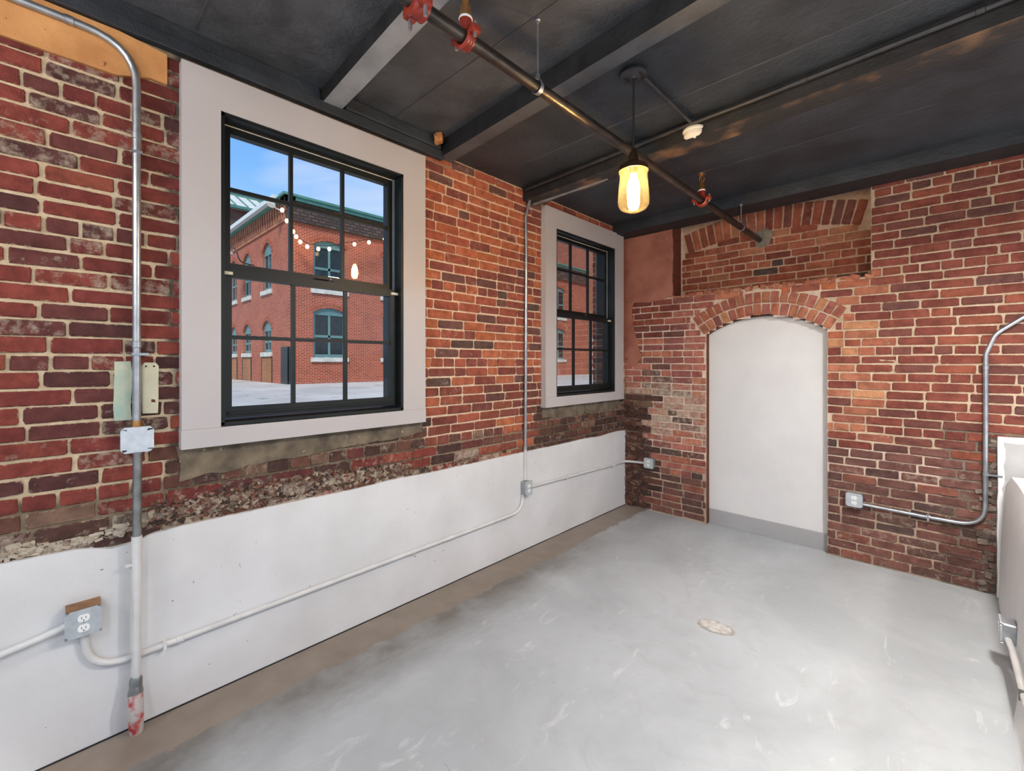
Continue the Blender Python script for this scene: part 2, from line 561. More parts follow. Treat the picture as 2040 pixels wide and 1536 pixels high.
def place_bricks(lst, wall, limit=300):
    """lst: (matrix, colour rgba, area)"""
    lst.sort(key=lambda b: -b[2])
    rest = MB(); cores = []
    for i, (M, c, a) in enumerate(lst):
        me, vs, fs, core = VAR[R.randrange(len(VAR))]
        if i < limit:
            o = bpy.data.objects.new('brick', me)
            o.matrix_world = M
            o.color = c
            o.parent = wall
            col.objects.link(o)
        else:
            rest.add([M @ Vector(v) for v in vs], fs, 0, c); cores.extend(core)
    if rest.v:
        r = mkobj('brick_field', rest, BRS, wall)
        r.data.attributes.new('core', 'FLOAT', 'POINT').data.foreach_set('value', cores)
        r['kind'] = 'stuff'

def brick_M(p, L, h, depth, proud, axis, roll=0.0, yaw=0.0):
    """axis 'x': front faces +x (left wall); '-y': front faces -y (back wall); '-yj': jamb facing -y"""
    if axis == 'x':
        Rm = Matrix.Rotation(PI / 2 + yaw, 4, 'Z') @ Matrix.Rotation(roll, 4, 'Y')
        loc = Vector((proud - depth, p[0], p[1]))
    else:
        Rm = Matrix.Rotation(yaw, 4, 'Z') @ Matrix.Rotation(roll, 4, 'Y')
        loc = Vector((p[0], axis - proud + depth, p[1]))
    return Matrix.Translation(loc) @ Rm @ Matrix.Diagonal((L, depth, h, 1))

def courses(u0, u1, z0, z1, blocked, header, phase=0.0, ch=.0667, Lb=.213, wob=0.0):
    """yields (uc, zc, L, h)"""
    n = int(round((z1 - z0) / ch))
    for i in range(n):
        z = z0 + i * ch
        zc = z + ch / 2
        L = Lb / 2 if header(i) else Lb
        off = (phase + (L / 2 if i % 2 else 0) + R.uniform(-.012, .012)) % L
        u = u0 - L + off
        cells = []
        while u < u1:
            Lr = L * R.uniform(.93, 1.06)
            if not header(i) and R.random() < .06: Lr = L * .5
            cells.append((max(u, u0), min(u + Lr, u1)))
            u += Lr
        bl = blocked(zc)
        for a, b in cells:
            segs = [(a, b)]
            for p, q in bl:
                ns = []
                for s0, s1 in segs:
                    if q <= s0 or p >= s1: ns.append((s0, s1)); continue
                    if p > s0: ns.append((s0, p))
                    if q < s1: ns.append((q, s1))
                segs = ns
            for s0, s1 in segs:
                if s1 - s0 > .035:
                    yield ((s0 + s1) / 2, zc + wob * vnz((s0 + s1), zc * 3, 5.0), s1 - s0 - R.uniform(.007, .013), ch - R.uniform(.008, .0125))

def pick(pal):
    r = R.random() * sum(p[0] for p in pal)
    for wt, c in pal:
        r -= wt
        if r <= 0: break
    k = R.uniform(.88, 1.12)
    return tuple(x * k for x in S(*c)[:3])

KB = .93
def bc(c, a):
    l = .35 * c[0] + .5 * c[1] + .15 * c[2]
    c = tuple(v + (l - v) * .16 for v in c)
    return (min(c[0] * KB, .9), min(c[1] * KB, .9), min(c[2] * KB, .9), a)

PAL_NEAR = [(5, (146, 60, 44)), (3, (132, 52, 42)), (3, (116, 58, 52)), (2.2, (98, 54, 50)), (1.4, (158, 74, 48))]
PAL_MID = [(5, (196, 102, 56)), (4, (178, 86, 54)), (2.4, (150, 76, 60)), (1.2, (124, 80, 70)), (.4, (100, 74, 64)), (1.6, (196, 104, 50))]
PAL_PINK = [(4, (182, 104, 84)), (3, (168, 90, 72)), (2, (150, 84, 74)), (1.2, (192, 112, 78)), (.5, (136, 98, 86))]
PAL_RIGHT = [(4, (150, 74, 52)), (4, (141, 67, 50)), (2.4, (130, 72, 58)), (1.6, (118, 72, 62)), (1, (160, 80, 50))]
PAL_LOW = [(3, (138, 88, 74)), (3, (124, 80, 68)), (2, (110, 76, 66)), (1.2, (150, 86, 66)), (1, (98, 74, 66))]
PAL_DARK = [(3, (98, 64, 52)), (3, (84, 56, 48)), (2, (118, 74, 56)), (1, (134, 102, 80))]
PAL_ORANGE = [(4, (196, 116, 76)), (3, (190, 104, 66)), (1.5, (176, 96, 70)), (1, (206, 138, 84))]
PAL_NICHE = [(4, (184, 100, 62)), (3, (168, 84, 52)), (2, (192, 120, 78)), (1.5, (148, 74, 52)), (.25, (100, 78, 70))]

# ---- left wall
def grid_wall(mb, us, zs, hole, fn, colf, mi=0):
    idx = {}
    vs = []; cs = []; fs = []
    for i in range(len(us) - 1):
        for j in range(len(zs) - 1):
            uc, zc = (us[i] + us[i + 1]) / 2, (zs[j] + zs[j + 1]) / 2
            if hole(uc, zc): continue
            q = []
            for a, b in ((i, j), (i + 1, j), (i + 1, j + 1), (i, j + 1)):
                if (a, b) not in idx:
                    idx[(a, b)] = len(vs)
                    vs.append(fn(us[a], zs[b])); cs.append(colf(us[a], zs[b]))
                q.append(idx[(a, b)])
            fs.append(tuple(q))
    o = len(mb.v)
    mb.v += vs; mb.c += cs
    mb.f += [tuple(k + o for k in f) for f in fs]; mb.m += [mi] * len(fs)

def breaks(a, b, step, extra):
    r = sorted(set([a, b] + [e for e in extra if a < e < b]))
    res = []
    for p, q in zip(r, r[1:]):
        k = max(1, int(round((q - p) / step)))
        res += [p + (q - p) * t / k for t in range(k)]
    return res + [r[-1]]

def lerp3(a, b, t): return tuple(x + (y - x) * t for x, y in zip(a, b))
def clamp(x, a=0.0, b=1.0): return max(a, min(b, x))

def left_mortar(y, z):
    c = S(216, 196, 164)[:3] if y < .6 else S(232, 206, 178)[:3]
    n = vnz(y * 5, z * 5, 1)
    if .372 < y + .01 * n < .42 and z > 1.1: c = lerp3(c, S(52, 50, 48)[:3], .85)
    lowz = 1.0 + .05 * n
    if z < lowz: c = lerp3(c, S(112, 96, 78)[:3], .75)
    if (W1[0] - .2 < y < W1[1] + .2 or y > 2.85) and z < 1.16 + .03 * n: c = lerp3(c, S(96, 86, 72)[:3], .8)
    if z > 2.88 and y < 2.0: c = lerp3(c, S(60, 56, 52)[:3], .6)
    return (*c, 1)

def lhole(y, z):
    for w in (W1, W2):
        if w[0] < y < w[1] and w[2] < z < w[3]: return True
    return False

mb = MB()
ys = breaks(-2.2, YB + .02, .03, [W1[0], W1[1], W2[0], W2[1]])
zs = breaks(.74, 3.05, .03, [W1[2], W1[3]])
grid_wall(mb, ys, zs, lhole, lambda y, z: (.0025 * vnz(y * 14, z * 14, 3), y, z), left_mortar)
def xbox(*a):
    n0 = len(mb.v); mb.box(*a, mi=1)
XI = -.012; XM = -.165; XO = -.31
def ring(xa, xb, wins):
    ya = -2.2
    for y0, y1, z0, z1 in wins:
        xbox(xa, xb, ya, y0, -.1, 3.2)
        xbox(xa, xb, y0, y1, -.1, z0)
        xbox(xa, xb, y0, y1, z1, 3.2)
        ya = y1
    xbox(xa, xb, ya, 4.8, -.1, 3.2)
OUT = [(W[0] - .15, W[1] + .145, W[2] - .06, W[3] + .22) for W in (W1, W2)]
ring(XM, XI, (W1, W2))
ring(XO, XM, OUT)
wl = mkobj('wall_left', mb, [MOR, XB1])
tag(wl, 'red brick wall with two sash windows above a white painted base', 'wall', kind='structure')

def lblock(z):
    r = []
    for w in (W1, W2):
        if w[2] - .08 < z < w[3] + .1: r.append((w[0] - .09, w[1] + .09))
    if z > 2.745: r.append((-2, .352))
    return r
lst = []
for y, z, L, h in courses(-2.2, YB - .004, .776, 2.965, lblock, lambda i: i % 8 == 3, .03):
    if z > 2.9 and y < 1.75: continue
    low = z < 1.0 + .05 * vnz(y * 3, 1, 1)
    under = (W1[0] - .2 < y < W1[1] + .18 or y > 2.85) and z < 1.2
    if low and y < 2.4: c, a = pick(PAL_DARK if R.random() < .5 else PAL_NEAR), R.uniform(.25, .85) if z < .93 else R.uniform(0, .45)
    elif under: c, a = pick(PAL_DARK), R.uniform(.05, .5)
    elif y < .5: c, a = pick(PAL_NEAR), R.choice([.0, .05, .1, .3, .5])
    else:
        warm = clamp((z - 1.1) / .5)
        c, a = pick(PAL_MID if R.random() < .35 + .65 * warm else PAL_RIGHT), R.choice([0, .05, .1, .25, .35])
    if .30 < y + L / 2 < .45 and z > 1.1 and y < .4: c = tuple(x * .8 for x in c)  # bricks beside the casing darkened: its cast shadow put into their colour
    pr = .0075 + R.uniform(-.002, .003)
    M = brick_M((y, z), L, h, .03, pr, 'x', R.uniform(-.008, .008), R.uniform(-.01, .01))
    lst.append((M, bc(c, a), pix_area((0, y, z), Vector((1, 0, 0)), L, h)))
# brick jambs of the window openings on the street side
for w in (W1, W2):
    for i in range(25):
        z = w[2] - .02 + i * .0667
        ln = .142 if i % 2 else .10
        M = Matrix.Translation((XM - .002 - ln / 2, w[1] + .145 + .018, z)) @ Matrix.Diagonal((ln, .03, .056, 1))
        lst.append((M, bc(pick(PAL_RIGHT), .1), 2e-4 if w is W2 else 1e-6))
place_bricks(lst, wl, 300)

# painted concrete base of the left wall
mb = MB()
top = lambda y: .806 + .010 * vnz(y * 3, 4, 2) + .004 * vnz(y * 21, 1, 2) + (-.03 * math.exp(-((y - .2) / .09) ** 2))
ysb = breaks(-2.2, YB + .005, .03, [])
n = len(ysb)
rows = [0, .08, .2, .35, .5, .65, 1.0]
vs = []
for y in ysb:
    for r in rows: vs.append((.020 + .003 * vnz(y * 4, r * 5, 8), y, top(y) * r))
    vs.append((-.01, y, top(y) + .004))
k = len(rows) + 1
fs = [(i * k + j, (i + 1) * k + j, (i + 1) * k + j + 1, i * k + j + 1) for i in range(n - 1) for j in range(k - 1)]
mb.add(vs, fs)
pl = mkobj('painted_base', mb, PLINTH, wl, smooth=True, angle=30)
pl['label'] = 'white painted concrete base below the brick'
mkobj('base_joint', MB().box(0, .026, -2.2, YB, 0, .004), DARKSLOT, wl)

# parging under the windows
def parge(name, pts, x, m, seed, amp=.014):
    return mkobj(name, MB().prism(ragged(pts, .035, amp, seed), -.004, x, lambda a, b, d: (d, a, b)), m, wl)
parge('mortar_smear', [(.40, 1.01), (.8, 1.035), (1.3, 1.06), (1.70, 1.09), (1.70, 1.17), (.40, 1.17)], .0115, PARGE, 1)
parge('mortar_smear', [(2.95, 1.06), (3.5, 1.05), (4.1, 1.04), (4.25, 1.10), (4.24, 1.18), (2.95, 1.18)], .0115, PARGE, 5)
def rubble(n, reg, zfn, pal, amp, wall, side, lime, k=1.0, spin=.5):
    rb = MB(); cores = []
    for _ in range(n):
        u = R.uniform(*reg); z = zfn(u)
        me, vs, fs, core = VAR[R.randrange(len(VAR))]
        sc_ = Matrix.Rotation(R.uniform(-spin, spin), 4, 'Y') @ Matrix.Rotation(R.uniform(-.12, .12), 4, 'X') @ Matrix.Diagonal((R.uniform(.02, .075) * k, R.uniform(.016, .016 + amp), R.uniform(.018, .042) * k, 1))
        if side == 'left': M = Matrix.Translation((-.010, u, z)) @ Matrix.Rotation(PI / 2, 4, 'Z') @ sc_
        else: M = Matrix.Translation((u, YB + .012, z)) @ sc_
        rb.add([M @ Vector(v) for v in vs], fs, 0, bc(pick(pal), R.uniform(*lime))); cores += [min(1, c + .5) for c in core]
    o = mkobj('crumbled_brick', rb, BRS, wall); o['kind'] = 'stuff'
    o.data.attributes.new('core', 'FLOAT', 'POINT').data.foreach_set('value', cores)
PAL_CRUMB = [(3, (138, 108, 86)), (3, (104, 76, 60)), (1.6, (176, 156, 130)), (2, (78, 56, 46)), (1.5, (140, 82, 62))]
rubble(900, (.30, 1.62), lambda y: .822 + R.random() ** 1.3 * (.115 - .05 * clamp((y - 1.1) / .5)), PAL_CRUMB, .008, wl, 'left', (0, .7), .45, .8)
rubble(260, (-.35, .235), lambda y: .818 + R.random() * .045, [(3, (206, 194, 170)), (2, (180, 160, 134)), (1, (120, 90, 72))], .007, wl, 'left', (.4, 1), .5, .5)
rubble(50, (1.62, 2.6), lambda y: .818 + R.random() * .02, PAL_CRUMB, .006, wl, 'left', (0, .6), .6)

# ---- back wall
def arc_pt(r, a): return (ARC_C[0] + r * math.sin(a), ARC_C[1] + r * math.cos(a))
def in_alcove(x, z):
    if not AX0 < x < AX1: return False
    if z < ARC_C[1] + ARC_R * math.cos(ARC_A): return True
    return math.hypot(x - ARC_C[0], z - ARC_C[1]) < ARC_R
def back_mortar(x, z):
    n = vnz(x * 4, z * 4, 6)
    c = S(226, 204, 184)[:3]
    if x > 1.85 and z > .9: c = S(210, 188, 160)[:3]
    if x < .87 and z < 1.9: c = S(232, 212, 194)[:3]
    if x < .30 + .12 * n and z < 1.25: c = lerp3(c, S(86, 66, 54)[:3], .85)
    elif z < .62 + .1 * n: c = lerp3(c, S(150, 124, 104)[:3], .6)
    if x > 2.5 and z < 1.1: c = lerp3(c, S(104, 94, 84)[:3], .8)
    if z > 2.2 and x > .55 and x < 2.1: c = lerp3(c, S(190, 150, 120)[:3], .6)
    return (*c, 1)
mb = MB()
hole = lambda x, z: in_alcove(x, z) or (NICHE[0] < x < NICHE[1] and z > NICHE[2])
xs = breaks(0, 4.8, .03, [AX0, AX1, NICHE[0], NICHE[1], 2.9])
zsb = breaks(0, 3.0, .03, [NICHE[2]])
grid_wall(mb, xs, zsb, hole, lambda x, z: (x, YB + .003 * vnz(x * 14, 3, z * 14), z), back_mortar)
# reveals of niche
def quad(mbx, pts, cf):
    mbx.add(pts, [(0, 1, 2, 3)], 0, None)
    for i in range(4): mbx.c[-4 + i] = cf(pts[i][0], pts[i][2])
DN = .20
x0, x1, z0, _ = NICHE
dk = lambda x, z: (*S(120, 66, 50)[:3], 1)
quad(mb, [(x0, YB - .004, z0), (x0, YB + DN, z0), (x0, YB + DN, 3.0), (x0, YB - .004, 3.0)], dk)
quad(mb, [(x1, YB - .004, z0), (x1, YB + DN, z0), (x1, YB + DN, 3.0), (x1, YB - .004, 3.0)], dk)
quad(mb, [(x0, YB - .004, z0), (x1, YB - .004, z0), (x1, YB + DN, z0), (x0, YB + DN, z0)], dk)
grid_wall(mb, breaks(x0, x1, .05, []), breaks(z0, 3.0, .05, []), lambda a, b: False, lambda x, z: (x, YB + DN + .003 * vnz(x * 14, 7, z * 14), z), back_mortar)
# reveal of the arched alcove
prof = [(AX0, 0), (AX0, ARC_C[1] + ARC_R * math.cos(ARC_A))] + [arc_pt(ARC_R, -ARC_A + 2 * ARC_A * k / 20) for k in range(21)] + [(AX1, 0)]
for p, q in zip(prof, prof[1:]):
    quad(mb, [(p[0], YB, p[1]), (q[0], YB, q[1]), (q[0], YB + .15, q[1]), (p[0], YB + .15, p[1])], lambda x, z: (*S(116, 70, 54)[:3], 1))
mb.box(-.3, 4.8, YB + .22, YB + .42, -.1, 3.2, 1)
wb = mkobj('wall_back', mb, [MOR, XB1])
tag(wb, 'weathered brick wall with an arched white alcove and a bricked-up niche', 'wall', kind='structure')

RO = ARC_R + .215
def bblock(z):
    r = []
    if z < ARC_C[1] + ARC_R * math.cos(ARC_A) + .01: r.append((AX0, AX1))
    dz = z - ARC_C[1]
    if z > 1.78 and dz < RO:
        hw = min(math.sqrt(RO * RO - dz * dz), math.tan(ARC_A + .035) * dz)
        r.append((ARC_C[0] - hw, ARC_C[0] + hw))
    if z > NICHE[2] - .01: r.append((NICHE[0], NICHE[1]))
    return r
lst = []
NB = Vector((0, -1, 0))
for x, z, L, h in courses(.004, 3.6, .01, 2.89, bblock, lambda i: i % 9 == 6, .11, .0662, .214, .004):
    n_ = vnz(x * 2.2, z * 2.2, 4)
    pr = .008 + R.uniform(-.003, .003); roll = R.uniform(-.008, .008)
    if x < .87:
        if z > 2.2: c, a = pick(PAL_PINK), .1
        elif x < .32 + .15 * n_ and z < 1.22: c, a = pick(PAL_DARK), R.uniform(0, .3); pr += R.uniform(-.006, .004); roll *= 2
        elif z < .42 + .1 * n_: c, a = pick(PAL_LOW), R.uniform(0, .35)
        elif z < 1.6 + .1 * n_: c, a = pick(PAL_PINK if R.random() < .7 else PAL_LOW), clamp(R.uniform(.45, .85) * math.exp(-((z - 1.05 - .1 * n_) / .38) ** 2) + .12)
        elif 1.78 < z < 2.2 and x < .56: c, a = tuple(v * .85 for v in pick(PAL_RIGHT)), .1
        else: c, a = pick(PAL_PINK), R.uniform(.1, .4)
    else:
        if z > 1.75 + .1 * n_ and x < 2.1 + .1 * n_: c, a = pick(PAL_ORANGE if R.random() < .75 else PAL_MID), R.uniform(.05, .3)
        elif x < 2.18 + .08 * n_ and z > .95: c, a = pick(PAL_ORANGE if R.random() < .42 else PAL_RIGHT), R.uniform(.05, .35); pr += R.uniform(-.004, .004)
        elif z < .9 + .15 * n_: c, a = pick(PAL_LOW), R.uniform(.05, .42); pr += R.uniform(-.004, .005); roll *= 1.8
        else: c, a = pick(PAL_RIGHT), R.choice([0, .05, .1, .2])
        if x > 2.45 and z < .5: c = tuple(v * .8 for v in c)
    if x < .87 and z > .45: c = tuple(v * 1.15 for v in c)
    M = brick_M((x, z), L, h, .03, pr, YB, roll, R.uniform(-.012, .012))
    lst.append((M, bc(c, a), pix_area((x, YB, z), NB, L, h)))
# two rowlock rings over the alcove
for r0, nb in ((ARC_R + .006, 16), (ARC_R + .112, 18)):
    rl = .098
    for k in range(nb):
        a = -ARC_A - .02 + (2 * ARC_A + .04) * (k + .5) / nb
        p = arc_pt(r0 + rl / 2, a)
        hh = (r0 + rl / 2) * (2 * ARC_A + .04) / nb - R.uniform(.010, .015)
        M = Matrix.Translation((p[0], YB - .012 + .05 - R.uniform(0, .004), p[1])) @ Matrix.Rotation(a - PI / 2 + R.uniform(-.03, .03), 4, 'Y') @ Matrix.Diagonal((rl * R.uniform(.9, 1.02), .05, hh, 1))
        lst.append((M, bc(pick(PAL_ORANGE if R.random() < .7 else PAL_PINK), R.uniform(.05, .3)), .01))
# infill of the niche, under a soldier arch
SC = (1.33, .12); SR = 2.63
for x, z, L, h in courses(NICHE[0] + .01, NICHE[1] - .01, NICHE[2] + .005, 2.90, lambda z: [], lambda i: i % 5 == 3, .05, .0667, .21, .008):
    if math.hypot(x - SC[0], z - SC[1]) > SR - .02: continue
    c, a = pick(PAL_NICHE), R.uniform(.0, .25)
    M = brick_M((x, z), L, h, .03, .007 + R.uniform(-.004, .004), YB + DN, R.uniform(-.012, .012))
    lst.append((M, bc(c, a), pix_area((x, YB + DN, z), NB, L, h)))
for k in range(22):
    a = math.radians(-17 + 34 * (k + .5) / 22)
    rr = SR + .10
    p = (SC[0] + rr * math.sin(a), SC[1] + rr * math.cos(a))
    if not NICHE[0] + .02 < p[0] < NICHE[1] - .02: continue
    M = Matrix.Translation((p[0], YB + DN + .02, p[1])) @ Matrix.Rotation(a - PI / 2, 4, 'Y') @ Matrix.Diagonal((.2, .032, .060, 1))
    lst.append((M, bc(pick(PAL_RIGHT if R.random() < .6 else PAL_NICHE), R.uniform(0, .3)), pix_area((p[0], YB, p[1]), NB, .15, .06)))
place_bricks(lst, wb, 300)
# red parging over the top left pier
fb = lambda a, b, d: (a, YB - d, b)
mkobj('red_parging', MB().prism(ragged([(.0, 2.20), (.30, 2.17), (.552, 2.20), (.552, 2.9), (.0, 2.9)], .05, .008, 2), -.004, .013, fb), PARGER, wb)
mkobj('red_parging', MB().prism(ragged([(.0, 1.55), (.13, 1.50), (.22, 1.6), (.16, 1.75), (.12, 1.95), (.10, 2.2), (.0, 2.2)], .05, .015, 4), -.004, .0115, fb), PARGER, wb)
rubble(200, (.01, .25), lambda x: .01 + R.random() ** 1.1 * 1.1, PAL_DARK, .016, wb, 'back', (0, .35))
rubble(90, (2.69, 2.775), lambda x: .01 + R.random() * 1.03, [(2, (128, 112, 98)), (2, (104, 90, 78)), (1, (150, 138, 122))], .02, wb, 'back', (0, .4))
rubble(60, (NICHE[0], NICHE[1]), lambda x: NICHE[2] - .006 + R.random() * .012, PAL_ORANGE, .012, wb, 'back', (.1, .6))

# white arched infill and its baseboard
ins = .012
prof2 = [(AX0 - .02, 0)] + [(AX0 - .02, 1.82)] + [arc_pt(ARC_R + .03, -ARC_A + 2 * ARC_A * k / 24) for k in range(25)] + [(AX1 + .02, 1.82), (AX1 + .02, 0)]
wa = mkobj('wall_alcove', MB().prism(prof2, YB + .07, YB + .12, lambda a, b, d: (a, d, b)), WHITE)
tag(wa, 'smooth white panel filling the arched brick alcove', 'wall panel', kind='structure')
ba = mkobj('baseboard_alcove', MB().box(AX0 + .004, AX1 - .004, YB + .055, YB + .0705, .0, .14), BASEB, bevel=.002)
tag(ba, 'plain grey baseboard at the foot of the arched alcove', 'baseboard', kind='structure')

tr = mkobj('bounce_ground', MB().box(4.2, 16, -9.0, 12, -.1, .8).box(-.34, 4.2, -22, -9.0, -.12, 0), pm('bounce_paving', S(196, 194, 190), S(206, 204, 200), 2, .8))  # unseen pale ground added to bounce sunlight into the room
tag(tr, 'unseen pale ground added outside to bounce sunlight into the room', 'ground', kind='structure')
# ---- right side: battered plaster base and plaster patch on the back wall
poly = [(2.755, 0), (2.757, .1), (2.762, .3), (2.775, .55), (2.79, .76), (2.815, .82), (4.2, .82), (4.2, 0)]
mbr = MB()
ysr = breaks(-4.0, 4.215, .12, [])
vs = []; n = len(poly)
for y in ysr:
    for x, z in poly:
        vs.append((x + (.006 * vnz(y * 3, z * 3, 1) if x < 3 else 0) - (.050 * clamp((3.15 - y) / .3) if z == 0 and x < 3 else 0), y, z + (.008 * vnz(y * 4, 1, 1) if z > .8 else 0)))
fs = []
for i in range(len(ysr) - 1):
    for j in range(n):
        fs.append((i * n + j, i * n + (j + 1) % n, (i + 1) * n + (j + 1) % n, (i + 1) * n + j))
fs.append(tuple(range(n))); fs.append(tuple((len(ysr) - 1) * n + j for j in range(n))[::-1])
mbr.add(vs, fs)
wr = mkobj('wall_right', mbr, PLASTER, smooth=True, angle=35)
tag(wr, 'low white plastered wall with a rounded top edge', 'wall', kind='structure')
pp = mkobj('plaster_panel', MB().prism(ragged([(2.757, 0), (4.2, 0), (4.2, 1.06), (2.757, 1.06)], .06, .004, 3), -.004, .045, fb), PLASTER, wb, bevel=.006)
mkobj('plaster_panel', MB().prism(ragged([(2.79, .2), (4.5, .2), (4.5, 1.03), (2.79, 1.03)], .05, .012, 5), .044, .049, fb), PLASTG, wb)

# ================================================================== BEAMS
def beam(p0, p1, wd, z0, z1, m, label, name='ceiling_beam', side=None):
    a = Vector((*p0, 0)); b = Vector((*p1, 0))
    d = (b - a).normalized(); nrm = Vector((-d.y, d.x, 0))
    mbb = MB()
    k = 14
    vs = []
    for i in range(k + 1):
        p = a.lerp(b, i / k)
        j = lambda q: .003 * vnz(i * 1.7, q, wd * 50)
        vs += [p + nrm * j(1) + Vector((0, 0, z0 + j(2))), p + nrm * (wd + j(3)) + Vector((0, 0, z0 + j(4))), p + nrm * wd + Vector((0, 0, z1)), p + Vector((0, 0, z1))]
    fs = []; mis = []
    for i in range(k):
        for q in range(4):
            fs.append((i * 4 + q, i * 4 + (q + 1) % 4, i * 4 + 4 + (q + 1) % 4, i * 4 + 4 + q))
            mis.append(0 if q == 0 else 1)
    fs += [(0, 1, 2, 3), tuple(k * 4 + q for q in range(4))]; mis += [1, 1]
    mbb.add(vs, fs); mbb.m = mis
    o = mkobj(name, mbb, [m, side or BEAM_SHADE])
    return tag(o, label, 'beam', 'exposed ceiling beams')
beam((.0, 1.04), (4.2, .83), .108, 2.98, 3.06, pm('beam_lit', S(150, 152, 155), S(128, 130, 133), 7, .45, bs=.2, bscale=40), 'ceiling beam with light painted into its pale bottom, ending above the window next to the tan board')  # pale underside: the strong light on it is put into the colour
b2 = beam((.0, 1.85), (4.2, 1.585), .098, 2.948, 3.06, BEAM, 'plain dark grey ceiling beam between the rod hanger and the pendant lamp')
b3 = beam((.0, 2.70), (4.2, 2.517), .165, 2.875, 2.98, BEAMB, 'ceiling beam with worn brown wood showing behind the smoke detector')
b4 = beam((.0, 4.10), (4.2, 4.10), .25, 2.884, 2.98, BEAM_SHADE, 'black beam along the top of the far brick wall', side=CEIL)  # black bottom: shade put into its colour
mkobj('pale_paint_strip', MB().prism([(.02, 2.845), (.75, 2.812), (.75, 2.79), (.02, 2.80)], 2.8735, 2.880, lambda a, b, q: (a, b, q)), pm('pale_beam_paint', S(150, 150, 150), S(120, 120, 120), 8, .5), b3)
# ledger on the left wall and blocking above it
mb = MB().box(.004, .045, -2.2, 1.86, 2.928, 2.985).box(.004, .02, -2.2, 1.03, 2.985, 3.058)
tag(mkobj('wall_ledger', mb, CEIL, bevel=.003), 'black painted timber ledger along the top of the windowed wall', 'ledger')
bk = mkobj('blocking_board', MB().box(.004, .06, 1.16, 1.83, 2.986, 3.058), CEIL, bevel=.004)
tag(bk, 'short dark blocking board between two ceiling beams at the wall', 'board')
mb = MB(); mb.lathe([(.0, 0), (.026, .006), (.036, .03), (.028, .058), (.0, .066)], (.102, 1.775, 2.990), 14)
for i, v in enumerate(mb.v): mb.v[i] = tuple(q + .012 * vnz(*(Vector(v) * 45)) for q in v)
tag(mkobj('foam_lump', mb, CORK), 'lump of orange expanding foam in the ceiling corner by the beam', 'foam')
# raw board
mb = MB()
mb.prism([(-2.2, 2.735), (.187, 2.737), (.30, 2.775), (.358, 2.772), (.358, 2.905), (.2, 2.925), (-2.2, 2.926)], .003, .024, lambda a, b, d: (d, a, b))
tag(mkobj('timber_board', mb, WOOD, bevel=.002), 'unpainted tan timber board at the top of the brick beside the window', 'board')

